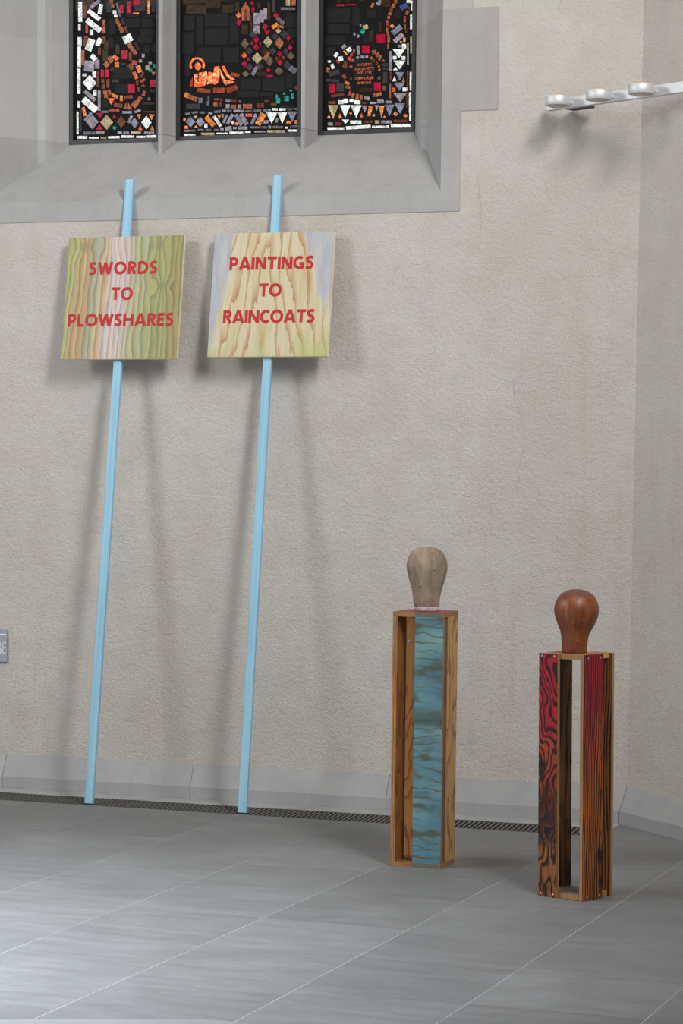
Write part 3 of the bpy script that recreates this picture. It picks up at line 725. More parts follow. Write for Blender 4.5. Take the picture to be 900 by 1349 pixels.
GLASS_MID = '''d -303 672 -189 666 -189 714 -303 720|d -189 697 -108 693 -108 731 -189 736|d -99 665 -35 662 -35 703 -100 706|x -321 584 -252 581 -252 662 -321 665|x -246 503 -202 501 -202 656 -246 658|x -200 600 -62 593 -63 663 -201 670|x -200 505 -62 498 -62 586 -200 593|x -58 500 -1 497 -2 647 -59 650|x -241 414 -101 407 -101 490 -242 496|x -92 407 2 403 1 485 -92 489|x -324 462 -255 459 -256 577 -325 581|x -310 347 -277 346 -277 457 -310 458|x 258 570 331 567 330 646 257 650|x 267 520 331 517 330 565 267 568|x 5 261 126 256 125 320 4 326|x 128 249 260 243 259 322 127 328|x 262 264 329 261 329 334 262 337|x -17 228 116 223 115 264 -18 269|n -299 179 -220 176 -220 204 -299 207|x 114 226 194 223 194 252 113 256|x 230 162 318 158 318 176 230 179|p 27 618 27 666 35 680 43 665 43 617 56 617 56 679 34 715 12 681 13 619|b 29 618 42 618 41 666 28 666|d -23 672 -1 671 -1 715 -24 716|c -21 650 -6 631 8 648 -6 667|r -17 612 -3 596 10 611 -4 627|r 59 708 70 698 80 707 70 717|r 69 660 83 659 83 684 68 685|k 80 597 113 596 113 654 79 656|k 78 551 112 549 112 590 78 592|k 114 607 136 606 136 667 113 669|k 135 622 153 621 153 676 135 677|d 156 615 173 615 172 709 155 710|d 61 558 73 558 72 645 61 646|r 128 583 145 564 161 581 144 600|r 155 540 171 561 139 563|r 189 637 204 621 219 635 204 652|g 204 616 241 586 254 600 217 630|o 190 567 220 585 208 601 178 583|p 221 576 244 568 249 580 226 588|y 202 559 217 542 232 557 217 574|d 13 551 49 549 48 597 13 599|d 100 677 121 676 120 705 100 706|n 182 654 198 653 198 719 182 720|r 79 519 96 500 112 518 95 537|r 77 482 94 464 111 480 94 498|q 9 502 31 473 54 500 31 529|b 61 503 71 491 82 502 71 515|b 108 499 117 489 126 498 117 508|y 135 506 160 475 184 503 159 534|d 118 460 140 437 162 458 140 481|p 198 497 224 464 249 494 223 528|r 262 518 275 502 288 517 275 532|r 270 472 284 456 297 470 283 485|d 289 498 299 488 310 497 299 508|c 12 443 28 426 44 442 28 459|r 14 399 30 382 46 398 30 415|b 41 422 50 411 60 421 50 431|y 70 426 100 396 130 423 100 453|p 132 419 148 410 172 448 157 457|q 146 408 169 378 191 406 168 436|r 211 440 226 425 240 439 226 454|r 214 398 229 382 243 396 228 412|b 201 418 210 407 219 417 210 428|b 235 420 246 409 256 419 246 430|q 266 428 288 406 309 426 288 448|n 37 464 57 443 77 462 57 483|n 53 548 75 527 98 545 75 565|n 90 383 114 363 138 381 114 401|n 179 531 200 511 220 529 199 548|n 227 539 251 516 275 537 251 560|k 66 345 82 336 111 381 96 390|r 152 360 165 347 178 359 165 372|r 153 325 188 324 188 335 153 337|q 199 354 223 332 246 352 222 375|n 245 382 269 359 292 380 268 402|g 274 357 309 334 327 357 292 380|q 15 348 36 329 57 346 36 365|d 97 335 153 332 153 351 97 354|n 34 381 58 359 81 379 58 402|n 168 458 188 437 208 456 188 477|n 242 451 260 432 278 449 260 468|y 259 683 281 682 281 714 258 715|p 291 683 312 682 312 711 291 712|g 230 664 310 660 310 671 230 676|o -316 247 -299 237 -285 259 -303 268|p -301 239 -285 230 -271 251 -287 260|p -277 228 -243 215 -234 237 -268 250|g -230 208 -207 207 -207 235 -230 236|g -178 215 -168 214 -168 242 -178 243|g -183 195 -170 194 -170 215 -183 215|b -141 218 -114 217 -114 229 -141 230|b -107 214 -94 213 -94 227 -107 227|p -143 187 -121 186 -121 207 -144 208|b -113 186 -96 185 -96 206 -113 207|k -74 207 -50 206 -50 218 -75 219|b -43 205 -12 203 -12 215 -43 216|g 0 202 13 201 13 213 0 213|k -74 176 -53 176 -53 195 -74 196|p -46 174 -17 173 -17 190 -46 192|k -6 173 12 172 12 190 -6 191|p 23 171 73 169 73 191 23 193|b 101 173 117 172 117 192 101 193|b 123 172 141 171 140 192 123 192|b 143 198 165 198 165 207 143 208|b 179 180 210 179 209 190 179 192|t 206 219 217 219 217 233 206 234|t 209 189 230 188 230 216 209 217|t 247 233 258 233 258 242 247 242|t 255 199 280 198 280 225 255 226|t 291 210 308 209 308 238 290 239|t 283 248 296 247 296 256 283 257|b 313 256 329 256 329 272 313 272|g -303 147 -276 151 -278 163 -306 159|g -267 154 -234 157 -236 167 -268 164|g -223 154 -195 153 -195 163 -223 164|k -174 146 -150 149 -152 160 -176 156|g -139 152 -103 155 -105 168 -141 165|k -94 157 -73 157 -73 168 -95 169|g -66 157 -42 156 -42 166 -66 167|k -30 156 -9 155 -9 165 -30 166|k -10 153 29 151 29 163 -10 164|g 36 152 72 151 72 160 36 161|g 80 153 125 151 125 161 80 163|u 138 151 158 150 158 160 138 161|u 162 151 179 150 179 161 162 161|w 188 154 217 153 217 164 188 166|w 227 152 262 151 262 163 226 164|g 271 152 297 151 297 160 271 161|g 303 153 325 152 325 162 303 163|u -302 113 -275 85 -249 111 -276 140|k -244 111 -220 84 -195 109 -220 137|o -316 118 -304 117 -304 132 -316 132|y -258 138 -247 128 -236 137 -247 146|c -311 78 -289 77 -289 92 -311 93|o -233 80 -244 94 -256 81|o -196 128 -150 80 -131 96 -177 143|w -149 133 -109 80 -96 88 -136 141|o -112 121 -101 143 -124 144|w -195 81 -179 81 -179 100 -195 101|y -97 129 -87 129 -87 147 -97 147|u -83 97 -62 137 -73 143 -94 102|k -59 90 -28 139 -42 147 -73 98|w -46 100 -35 89 -23 99 -35 110|o -20 86 -4 85 -4 100 -20 101|u -28 136 7 81 26 91 -8 145|k 0 138 35 82 55 91 20 147|c 39 128 74 127 74 141 39 143|u 78 85 104 136 90 143 64 92|o 121 78 153 132 124 147 92 92|k 140 89 166 88 166 104 140 105|w 184 88 215 143 151 145|w 243 86 269 140 216 142|k 203 93 214 89 222 110 211 114|u 299 88 323 143 274 145|o 268 83 289 82 289 97 268 97|c 314 82 328 81 328 99 314 99|k -312 63 -279 62 -279 71 -312 72|k -273 63 -248 62 -248 71 -273 71|g -236 64 -200 63 -200 73 -236 75|g -189 64 -157 63 -157 72 -189 73|g -140 62 -116 61 -116 70 -140 71|k -104 62 -86 61 -87 76 -104 76|k -74 56 -39 61 -44 83 -79 78|u -32 66 -13 65 -13 78 -32 79|k -4 63 48 61 48 77 -4 79|g 63 67 119 65 119 75 62 77|g 125 64 156 63 156 74 125 75|u 166 62 180 62 180 76 165 77|g 191 63 247 61 247 72 191 75|w 259 59 272 58 272 67 259 68|g 287 65 327 64 327 73 287 74|w -312 42 -246 40 -247 49 -312 52|y -214 42 -140 39 -140 52 -214 54|w -129 44 -65 42 -65 49 -129 51|w -53 44 24 41 24 51 -53 54|w 35 45 66 44 66 52 35 53|k 88 45 151 43 150 50 88 53|y 160 42 260 38 260 50 160 54|w 275 43 327 41 327 51 275 53|h -252 291 -193 298 -199 320 -237 317 -236 359 -256 360|h -229 324 -191 305 -177 334 -185 369 -228 364|h -174 332 -182 303 -144 307 -153 363 -174 367|h -151 344 -156 306 -134 299 -119 313 -107 364 -115 394 -138 391|h -95 320 -79 295 -24 308 -44 314 -79 322 -101 364 -114 385|h -93 377 -71 341 -40 316 -22 319 -62 348 -85 393 -99 393|e -264 345 -275 323 -277 298 -265 293|e -237 267 -164 254 -161 275 -234 287|e -146 259 -80 256 -80 281 -146 284|e -65 253 -6 268 -15 293 -74 278|e -50 342 -3 329 2 347 -45 360|h -267 391 -271 403 -282 403 -276 386|h -271 405 -269 417 -279 421 -282 405|h -269 418 -260 428 -267 436 -278 423|h -259 429 -247 434 -249 444 -266 437|h -246 434 -231 434 -229 443 -248 444|h -230 433 -218 427 -211 434 -228 443|h -217 426 -209 415 -199 418 -210 433|h -208 414 -206 401 -195 400 -198 417|h -206 400 -210 388 -201 382 -195 399|h -222 411 -235 418 -247 413 -252 399 -247 384 -234 378 -222 383 -216 397'''
GLASS_RIGHT = '''d 538 686 565 685 565 696 538 697|d 588 685 611 684 611 694 587 695|d 664 680 684 679 684 690 664 691|r 537 667 579 665 579 673 537 675|r 591 668 644 665 644 671 591 674|p 722 654 734 648 745 670 733 675|k 767 656 788 675 774 689 752 670|d 778 650 831 648 831 683 778 685|p 851 664 865 663 865 680 851 680|p 835 646 850 640 857 658 842 664|b 825 625 840 620 844 637 830 642|p 820 607 836 606 835 621 820 621|p 816 588 828 588 828 603 816 603|s 808 555 821 554 821 580 808 581|p 809 526 818 525 818 544 809 544|p 817 498 828 500 822 525 811 523|p 817 472 829 472 829 497 817 498|p 816 439 825 439 825 465 815 465|b 928 622 936 622 935 643 928 643|p 910 607 923 602 930 621 918 626|s 904 566 914 566 914 597 903 598|p 907 533 915 533 914 559 906 560|b 913 514 920 514 920 532 913 532|w 942 624 948 623 948 673 942 673|w 938 531 949 531 948 602 937 602|y 941 411 950 410 949 492 939 493|w 940 225 950 224 948 317 939 318|w 937 114 946 113 945 215 936 215|w 940 74 949 73 949 112 939 112|w 918 663 938 662 938 678 918 680|v 890 626 927 640 915 664 878 650|o 829 552 841 540 852 551 840 563|u 853 504 898 537 880 557 835 524|k 862 464 907 500 891 517 846 481|o 885 464 895 464 895 474 884 474|o 902 470 913 470 913 491 901 492|u 874 443 888 442 888 455 874 456|w 896 436 917 435 916 458 895 459|w 879 390 911 433 845 436|w 847 384 866 384 866 400 847 401|w 893 381 913 380 913 397 892 398|w 883 333 914 375 850 378|w 875 329 862 345 849 331|u 885 276 908 318 862 320|w 867 274 857 299 847 275|o 912 269 905 290 898 269|u 884 226 912 265 855 267|c 846 221 862 220 861 241 846 242|w 902 223 925 222 925 240 902 241|k 889 169 924 212 852 215|k 829 328 842 328 841 426 828 427|b 832 284 840 284 840 322 831 323|p 830 191 838 190 838 262 829 262|k 924 354 932 354 930 463 922 464|b 925 242 932 241 931 324 923 324|b 921 143 929 143 928 225 920 225|y 685 543 711 546 707 565 682 562|t 666 532 681 516 695 531 680 546|k 649 511 658 501 668 510 658 520|k 666 556 673 556 673 569 666 569|k 632 515 643 514 642 528 632 528|k 576 447 596 461 584 475 564 460|w 604 430 625 442 613 459 591 446|o 595 418 601 422 584 442 577 437|w 535 408 553 423 541 435 523 419|w 552 389 577 392 573 413 548 410|s 550 375 561 383 547 398 537 390|w 494 385 508 384 508 394 493 395|w 516 350 532 355 522 378 507 373|p 481 339 496 334 505 357 491 363|s 615 382 623 417 597 402|s 616 413 629 412 629 427 616 428|p 632 426 641 425 641 446 631 447|b 572 361 593 348 605 366 583 379|b 580 382 600 371 605 378 585 389|s 613 352 627 351 626 364 613 364|p 624 383 638 382 637 396 624 396|k 652 394 665 398 661 410 647 406|k 673 397 693 396 693 410 673 411|k 699 397 712 397 712 410 699 410|k 654 418 669 419 664 463 649 462|r 682 423 720 421 719 460 681 461|p 738 414 759 418 753 437 732 433|p 759 398 777 405 768 424 749 417|p 767 386 777 382 789 406 780 411|p 807 375 797 388 788 376|p 722 392 735 387 740 400 727 405|b 738 377 750 376 750 389 738 390|b 757 361 765 361 765 375 757 375|p 767 344 777 344 777 358 767 358|p 769 329 780 329 780 340 768 340|n 790 352 822 351 821 366 789 368|n 794 335 824 333 823 345 794 347|r 759 474 802 472 802 513 758 515|d 770 526 790 525 789 574 769 575|d 718 479 742 478 741 533 717 534|s 584 296 598 305 586 324 572 315|b 616 291 625 290 625 301 616 302|o 585 274 610 265 615 278 590 288|p 592 250 619 246 620 260 593 264|s 628 213 615 240 602 214|p 625 200 638 198 642 224 629 227|p 647 194 662 192 664 218 650 220|p 670 189 684 188 684 213 669 213|k 694 190 721 184 725 201 698 207|p 745 200 760 203 755 221 740 218|p 760 200 790 209 784 225 754 216|d 666 229 735 226 735 246 665 249|r 747 230 782 229 782 272 746 273|q 794 230 812 229 812 253 793 254|q 766 287 782 286 781 301 766 301|r 502 232 535 231 534 274 502 275|n 542 236 583 234 582 273 542 274|n 487 289 558 280 559 295 488 303|n 503 312 561 324 554 349 496 337|b 514 207 584 213 582 227 511 221|n 795 264 818 263 817 323 795 324|b 498 175 538 173 538 187 498 189|w 554 172 579 171 579 190 553 191|w 581 176 606 175 606 197 581 198|w 615 178 635 177 635 195 615 195|w 638 170 653 169 653 188 637 188|w 656 168 673 167 673 186 655 187|b 685 168 710 167 710 176 685 177|k 725 166 760 165 760 175 725 176|k 765 168 800 167 799 184 765 186|k 810 166 845 164 845 177 810 179|y 525 99 553 167 495 169|w 591 103 618 164 563 166|w 651 100 679 161 621 164|k 697 123 711 158 682 160|o 714 104 728 106 742 156 719 156|k 763 129 772 158 752 158|o 789 92 803 154 774 155|u 832 102 857 157 806 159|u 889 110 916 161 859 164|o 510 102 502 122 493 103|o 574 99 562 126 552 100|o 613 124 621 114 628 123 621 132|c 689 100 681 122 672 100|c 738 109 746 100 755 108 746 117|o 813 92 804 107 795 92|o 852 111 865 98 877 110 865 123|o 907 99 918 87 929 98 918 109|k 497 66 523 65 523 80 497 81|b 536 64 569 63 568 79 536 80|w 593 70 612 91 574 93|w 620 68 647 67 647 85 619 86|w 649 68 679 67 679 84 649 86|b 696 71 720 70 720 81 696 82|b 723 71 744 70 744 81 723 82|y 755 66 777 65 777 81 754 82|k 787 66 843 64 843 78 787 80|b 857 69 927 66 927 79 857 81|w 495 44 586 41 586 53 495 56|w 598 41 730 44 729 61 596 57|w 739 44 809 42 809 53 739 55|w 818 43 830 43 830 54 818 54|w 841 46 947 43 946 57 841 61|x 482 587 617 580 616 652 481 659|x 486 529 615 523 614 575 485 581|x 476 474 590 468 589 518 475 524|x 625 560 667 558 665 657 624 659|x 485 415 540 413 539 463 485 465|x 634 284 753 279 752 389 633 395|x 699 595 758 592 758 636 698 639|x 688 475 724 473 724 506 688 508|x 853 590 888 588 888 627 852 628'''
YG = W + 0.462
def light(name, x0, x1, data, label):
    t = tag(empty(name), label, kind='structure')
    z0, z1 = 3.416, 4.90
    fw, ya, yb = 0.020, W + 0.446, W + 0.50
    V, F = join_verts([(bxv(XC + x0, XC + x0 + fw, ya, yb, z0, z1), BF), (bxv(XC + x1 - fw, XC + x1, ya, yb, z0, z1), BF),
                       (bxv(XC + x0 + fw, XC + x1 - fw, ya, yb, z0, z0 + fw), BF), (bxv(XC + x0 + fw, XC + x1 - fw, ya, yb, z1 - fw, z1), BF)])
    mesh('window_frame', V, F, M['frame'], t)
    box('lead_net', XC + x0 + fw, XC + x1 - fw, YG + 0.004, YG + 0.016, z0 + fw, z1 - fw, M['lead'], t)
    lo, hi = x0 + fw + 0.004, x1 - fw - 0.004
    for rec in data.split('|'):
        c, *q = rec.split()
        pts = [(min(max(int(q[i]) / 1000, lo), hi), int(q[i + 1]) / 1000 + 3.4) for i in range(0, len(q), 2)]
        cx = sum(p[0] for p in pts) / len(pts); cz = sum(p[1] for p in pts) / len(pts)
        dy = 0.0012 if c == 'x' else 0.0
        ins = 0.94 if c == 'x' else 1.0
        o = prism('glass_pane', [((x - cx) * ins, (z - cz) * ins) for x, z in pts], 'y', dy, 0.0065, M['glass_' + c], t)
        o.location = (XC + cx, YG, cz)
    # plain dark quarries continue above the picture
    n = 4
    w = (hi - lo) / n
    for r in range(4):
        for k in range(n):
            zc = 4.20 + 0.17 * r
            o = box('glass_pane', -w / 2 + 0.005, w / 2 - 0.005, 0.0012, 0.0065, -0.078, 0.078, M['glass_x' if (r + k) % 3 else 'glass_d'], t)
            o.location = (XC + lo + (k + 0.5) * w, YG, zc)
    return t
light('window_1', -0.974, -0.448, GLASS_LEFT, 'left stained glass light with white lozenges and a ring of brown glass')
wm = light('window_2', -0.351, 0.351, GLASS_MID, 'middle stained glass light with a glowing reclining infant on dark glass')
wr = light('window_3', 0.448, 0.974, GLASS_RIGHT, 'right stained glass light with red lettering inside a ring of glass')

def flat_text(name, s, width, loc, mat, parent, depth=0.0006, rot=(math.pi / 2, 0, 0)):
    cu = bpy.data.curves.new(name, 'FONT')
    cu.body = s; cu.align_x = 'CENTER'; cu.align_y = 'CENTER'; cu.size = 0.02
    to = bpy.data.objects.new('tmp', cu); COL.objects.link(to)
    bpy.context.view_layer.update()
    me = bpy.data.meshes.new_from_object(to.evaluated_get(bpy.context.evaluated_depsgraph_get()))
    bpy.data.objects.remove(to)
    ex = [v.co.x for v in me.vertices]
    k = width / (max(ex) - min(ex))
    for v in me.vertices:
        v.co = (v.co.x * k, v.co.y * 0.9, v.co.z)
    me.materials.clear(); me.materials.append(mat)
    o = link(bpy.data.objects.new(name, me), parent)
    o.location = loc; o.rotation_euler = rot
    return o
for s, wd, z in (('AUGUSTO', 0.080, 0.3645), ('GIACOMETTI', 0.100, 0.3435), ('INV. 1942', 0.078, 0.3258), ('LUDWIG JÄGER', 0.098, 0.2955), ('GLASMALER', 0.078, 0.2734)):
    flat_text('inscription', s, wd, (XC + 0.693, YG + 0.0004, 3.4 + z), M['glass_c'], wr)

# ------------------------------------------------------------------ lettering
def ell(cx, cy, rx, ry, a0, a1, n):
    return [(cx + rx * math.cos(math.radians(a0 + (a1 - a0) * i / n)), cy + ry * math.sin(math.radians(a0 + (a1 - a0) * i / n))) for i in range(n + 1)]
GL = {
    'O': (1.0, [(ell(0.5, 0.5, 0.405, 0.412, 0, 360, 28)[:-1], True)]),
    'T': (0.74, [([(0, 0.908), (0.74, 0.908)], False), ([(0.37, 0), (0.37, 0.85)], False)]),
    'I': (0.2, [([(0.1, 0), (0.1, 1)], False)]),
    'L': (0.54, [([(0.1, 0), (0.1, 1)], False), ([(0.1, 0.09), (0.54, 0.09)], False)]),
    'E': (0.58, [([(0.1, 0), (0.1, 1)], False), ([(0.1, 0.09), (0.57, 0.09)], False), ([(0.1, 0.5), (0.52, 0.5)], False), ([(0.1, 0.91), (0.56, 0.91)], False)]),
    'H': (0.84, [([(0.1, 0), (0.1, 1)], False), ([(0.74, 0), (0.74, 1)], False), ([(0.1, 0.52), (0.74, 0.52)], False)]),
    'A': (0.92, [([(0.09, 0), (0.435, 1)], False), ([(0.83, 0), (0.485, 1)], False), ([(0.2, 0.27), (0.72, 0.27)], False)]),
    'N': (0.84, [([(0.1, 0), (0.1, 1)], False), ([(0.74, 0), (0.74, 1)], False), ([(0.12, 0.94), (0.72, 0.06)], False)]),
    'W': (1.2, [([(0.08, 1), (0.335, 0)], False), ([(0.325, 0.02), (0.60, 0.96)], False), ([(0.60, 0.96), (0.875, 0.02)], False), ([(0.865, 0), (1.12, 1)], False)]),
    'R': (0.68, [([(0.1, 0), (0.1, 1)], False), (smooth_curve([(0.1, 0.908), (0.34, 0.908), (0.49, 0.85), (0.54, 0.72), (0.49, 0.59), (0.34, 0.53), (0.1, 0.53)], 4), False), ([(0.30, 0.54), (0.60, 0)], False)]),
    'P': (0.66, [([(0.1, 0), (0.1, 1)], False), (smooth_curve([(0.1, 0.908), (0.34, 0.908), (0.50, 0.83), (0.555, 0.67), (0.50, 0.51), (0.34, 0.43), (0.1, 0.43)], 4), False)]),
    'D': (0.82, [([(0.1, 0), (0.1, 1)], False), (smooth_curve([(0.1, 0.908), (0.34, 0.908), (0.60, 0.81), (0.72, 0.62), (0.72, 0.38), (0.60, 0.19), (0.34, 0.092), (0.1, 0.092)], 4), False)]),
    'C': (0.76, [(ell(0.48, 0.5, 0.38, 0.412, 52, 308, 18), False)]),
    'G': (0.88, [(ell(0.48, 0.5, 0.38, 0.412, 52, 300, 18), False), ([(0.74, 0.06), (0.74, 0.50)], False), ([(0.46, 0.42), (0.80, 0.42)], False), ([(0.60, 0.12), (0.80, 0.10)], False)]),
    'S': (0.60, [(smooth_curve([(0.55, 0.87), (0.40, 0.91), (0.24, 0.895), (0.13, 0.82), (0.105, 0.72), (0.15, 0.61), (0.28, 0.535), (0.40, 0.47), (0.48, 0.38), (0.495, 0.27), (0.44, 0.155), (0.32, 0.095), (0.18, 0.09), (0.02, 0.13)], 3), False)]),
}
def word(s, x0, x1, zc, cap, yf, mat, parent, sw=0.232, thick=0.0008):
    tot = sum(GL[c][0] for c in s) * cap
    wx = 1.04 if len(s) > 2 else 1.0
    tot *= wx
    gap = (x1 - x0 - tot) / (len(s) - 1)
    x = x0
    for c in s:
        wd, strokes = GL[c]
        V, F = join_verts([stroke_solid(p, sw, cl, yf - thick - 0.00025 * si, yf, lambda q: ((q[0] - wd / 2) * cap * wx, (q[1] - 0.5) * cap)) for si, (p, cl) in enumerate(strokes)])
        o = mesh('letter', V, F, mat, parent)
        o.location = (x + wd * cap * wx / 2, 0, zc)
        x += wd * cap * wx + gap

# ------------------------------------------------------------------ placards leaning on the sill
TILT = -math.atan2(0.453, 3.062)
LEN = math.hypot(0.453, 3.062)
def placard(label, ax, dx, top, bx0, bx1, bz0, bz1, mat, words, edge_lab, cup):
    t = tag(empty('placard', (ax, W - 0.012 - 0.453, 0.003), (TILT, 0, 0)), label, 'placard', 'painted placards leaning on the window sill')
    hw, hd = 0.0225, 0.0105
    zt = LEN + top
    v = [(dx - hw, -hd, 0), (dx + hw, -hd, 0), (dx + hw, hd, 0), (dx - hw, hd, 0), (-hw, -hd, zt), (hw, -hd, zt), (hw, hd, zt), (-hw, hd, zt)]
    pole = mesh('pole', v, BF, M['blue'], t)
    bm = bmesh.new(); bm.from_mesh(pole.data)
    bmesh.ops.bevel(bm, geom=list(bm.edges), offset=0.002, segments=1, affect='EDGES')
    bm.to_mesh(pole.data); bm.free()
    w, h = bx1 - bx0, bz1 - bz0
    b = box('board', -w / 2, w / 2, -0.011, 0.011, -h / 2, h / 2, [M['board_edge'], mat], t, midx=[0, 0, 1, 0, 0, 0])
    b.location = ((bx0 + bx1) / 2, -0.0215, LEN + (bz0 + bz1) / 2)
    for s, x0, x1, zc in words:
        word(s, x0 - (bx0 + bx1) / 2, x1 - (bx0 + bx1) / 2, zc - (bz0 + bz1) / 2, 0.0645, -0.011, M['letter_red'], b)
    return t
placard('blue pole with green stained board lettered SWORDS TO PLOWSHARES, leaning on the sill', -5.497, -0.003, 0.102, -0.308, 0.337, -0.831, -0.201, M['sign_green'],
        [('SWORDS', -0.182, 0.197, -0.3625), ('TO', -0.048, 0.071, -0.495), ('PLOWSHARES', -0.283, 0.305, -0.6295)], '', 0)
placard('blue pole with beige and blue board lettered PAINTINGS TO RAINCOATS, leaning on the sill', -4.683, 0.0215, 0.100, -0.309, 0.333, -0.823, -0.1985, M['sign_beige'],
        [('PAINTINGS', -0.218, 0.231, -0.3525), ('TO', -0.049, 0.069, -0.488), ('RAINCOATS', -0.235, 0.254, -0.621)], '', 0)

# ------------------------------------------------------------------ plywood pillars with block heads
def head_mesh(name, prof, mat, parent, loc):
    rows = smooth_curve(prof, 4)
    V, F = lathe([(max(r, 0.001), z, cx, 0) for r, z, cx in rows], 44)
    o = mesh(name, V, F, mat, parent, smooth=True)
    o.location = loc
    return o

# pillar one: boards stand between top and bottom plate
T1, S1, D1, H1 = 0.020, 0.227, 0.204, 1.098
p1 = tag(empty('wooden_pillar', (-3.3425, 10.118 + D1 / 2, 0.0)), 'square plywood pillar with a blue-green stained front board under the grey head', 'pillar', 'open plywood pillars')
x0, x1, y0, y1 = -S1 / 2, S1 / 2, -D1 / 2, D1 / 2
def plate_teal(name, z0, z1, topmat):
    o = box(name, x0, x1, y0, y1, z0, z1, [M['edge_h'], topmat], p1, midx=[0, 1, 0, 0, 0, 0], bevel=0.0)
    return o
def m_edge_h():
    k = NT('plywood_plate_edge'); o = k.obj(); x, y, z = k.sep(o)
    s = k.math('FRACT', k.math('MULTIPLY', z, 170.0))
    c = k.ramp(s, [(0.0, s2l(120, 80, 46)), (0.35, s2l(172, 124, 78)), (0.75, s2l(180, 134, 88)), (1.0, s2l(120, 80, 46))])
    c = k.mix(k.ramp(k.noise(k.map(o, (8, 8, 40)), 1.0, 3), [(0.4, 0.4), (0.65, 0.0)]), c, s2l(110, 70, 40))
    # teal stain has run over the plate edge above and below the painted board
    f = k.math('MULTIPLY', k.ramp(k.math('ADD', x, 0.5), [(0.478, 0.0), (0.486, 1.0), (0.604, 1.0), (0.612, 0.0)]), k.ramp(k.math('ADD', y, 0.5), [(0.400, 1.0), (0.41, 0.0)]))
    c = k.mix(k.math('MULTIPLY', f, 0.75), c, s2l(84, 100, 92))
    return k.out(c, 0.55)
M['edge_h'] = m_edge_h()
plate_teal('bottom_plate', 0, T1, M['ply_in'])
plate_teal('top_plate', H1 - T1, H1, M['red_top'])
zb0, zb1 = T1, H1 - T1
box('board', x0, x0 + T1, y0, y0 + 0.125, zb0, zb1, [M['ply_in'], M['edge']], p1, midx=[1, 1, 1, 0, 1, 0])          # left
box('board', x0 + 0.10, x1, y0 + 0.0005, y0 + T1, zb0, zb1, [M['ply_tan'], M['blue_board'], M['edge']], p1, midx=[2, 2, 1, 2, 0, 2])['label'] = 'blue-green stained front board'
box('board', x1 - T1, x1, y0 + 0.060, y1, zb0, zb1, [M['ply_side'], M['edge_grey']], p1, midx=[1, 1, 1, 0, 1, 0])
bk = box('board', x0, x0 + 0.135, y1 - T1, y1, zb0, zb1, [M['ply_tan'], M['edge']], p1, midx=[1, 1, 0, 1, 0, 1])
V, F = lathe([(0.006, 0, 0, 0), (0.007, 0.001, 0, 0), (0.005, 0.003, 0, 0)], 12)
sc = mesh('screw', V, F, M['screw'], bk); sc.rotation_euler = (math.pi / 2, 0, 0); sc.location = (-0.098, y1 - T1, 0.9606)

u = 0.00341 / 5.864
HP1 = [(345, 515, 605), (338, 520, 590), (333, 523, 560), (328, 524, 530), (325, 526, 500), (317, 536, 450), (303, 553, 400), (288, 568, 345), (278, 577, 300), (276, 578, 270), (281, 573, 235), (293, 560, 200), (318, 536, 165), (352, 505, 144), (395, 462, 133), (425, 432, 130)]
h1 = tag(empty('head_block', (-3.3425 + 0.004, 10.118 + D1 / 2, H1)), 'weathered grey wooden head block on the pillar with the blue-green board', 'head block', 'wooden head blocks')
head_mesh('head', [((r - l) / 2 * u, (605 - y) * u, ((l + r) / 2 - 428) * u) for l, r, y in HP1], M['head_grey'], h1, (0, 0, 0))
rows = [(345, 515, 605), (337, 521, 593), (334, 523, 575), (334, 523, 572)]
V, F = lathe([((r - l) / 2 * u + 0.0012, (605 - y) * u, ((l + r) / 2 - 428) * u, 0) for l, r, y in rows], 44)
mesh('white_band', V, F, M['band'], h1, smooth=True)['label'] = 'chipped white band round the foot'

# pillar two: boards screwed to the outside of the plates
t2 = 0.0155
a24 = math.radians(-24)
p2 = tag(empty('wooden_pillar', (-2.461, 9.57, 0.0012), (0, math.radians(-0.9), a24)), 'scorched plywood pillar stained red at the top under the red-brown head', 'pillar', 'open plywood pillars')
H2 = 0.980
A0, B1 = -0.214, 0.180
box('bottom_plate', A0, -t2, 0, B1, 0.002, 0.022, [M['edge_pale'], M['edge_grey']], p2, midx=[0, 1, 0, 0, 0, 0])
box('top_plate', A0, -t2, 0, B1, H2 - 0.020, H2, [M['plate_yellow'], M['edge_pale']], p2, midx=[0, 1, 1, 0, 0, 0])
def bboard(x0, x1, y0, y1, face, z1=H2 + 0.0005):
    """face: which of -y(2) / +x(3) / +y(4) / -x(5) pair shows the broad faces"""
    mats, mi, nm = face
    o = box('board', 0, x1 - x0, 0, y1 - y0, 0, z1, mats, p2, midx=mi)
    o.location = (x0, y0, 0)
    return o
ba = bboard(A0, A0 + 0.095, -t2, 0, ([M['edge_pale'], M['burnt_a'], M['burnt_c']], [0, 0, 1, 0, 2, 0], ''))
bb2 = bboard(-t2, 0, -0.0005, 0.126, ([M['edge_pale'], M['burnt_b'], M['burnt_c']], [0, 0, 0, 1, 0, 2], ''))
bd = bboard(-0.115, 0, B1, B1 + t2, ([M['edge_pale'], M['burnt_d'], M['burnt_c']], [0, 0, 1, 0, 2, 0], ''))
bc = bboard(A0 - t2, A0, 0.055, B1 + t2, ([M['edge_pale'], M['burnt_c'], M['burnt_d']], [0, 0, 2, 1, 2, 2], ''))
ba['label'] = 'red and orange board with wavy black grain'; bb2['label'] = 'red and orange board with straight black grain'
def screw2(parent, loc, rot):
    V, F = lathe([(0.0042, 0, 0, 0), (0.0046, 0.0008, 0, 0), (0.0030, 0.0016, 0, 0)], 10)
    o = mesh('screw', V, F, M['screw'], parent); o.location = loc; o.rotation_euler = rot
for x in (0.014, 0.078):
    for z in (0.970, 0.013):
        screw2(ba, (x, 0, z), (math.pi / 2, 0, 0))
for y in (0.030, 0.108):
    for z in (0.966, 0.013):
        screw2(bb2, (t2, y, z), (0, math.pi / 2, 0))
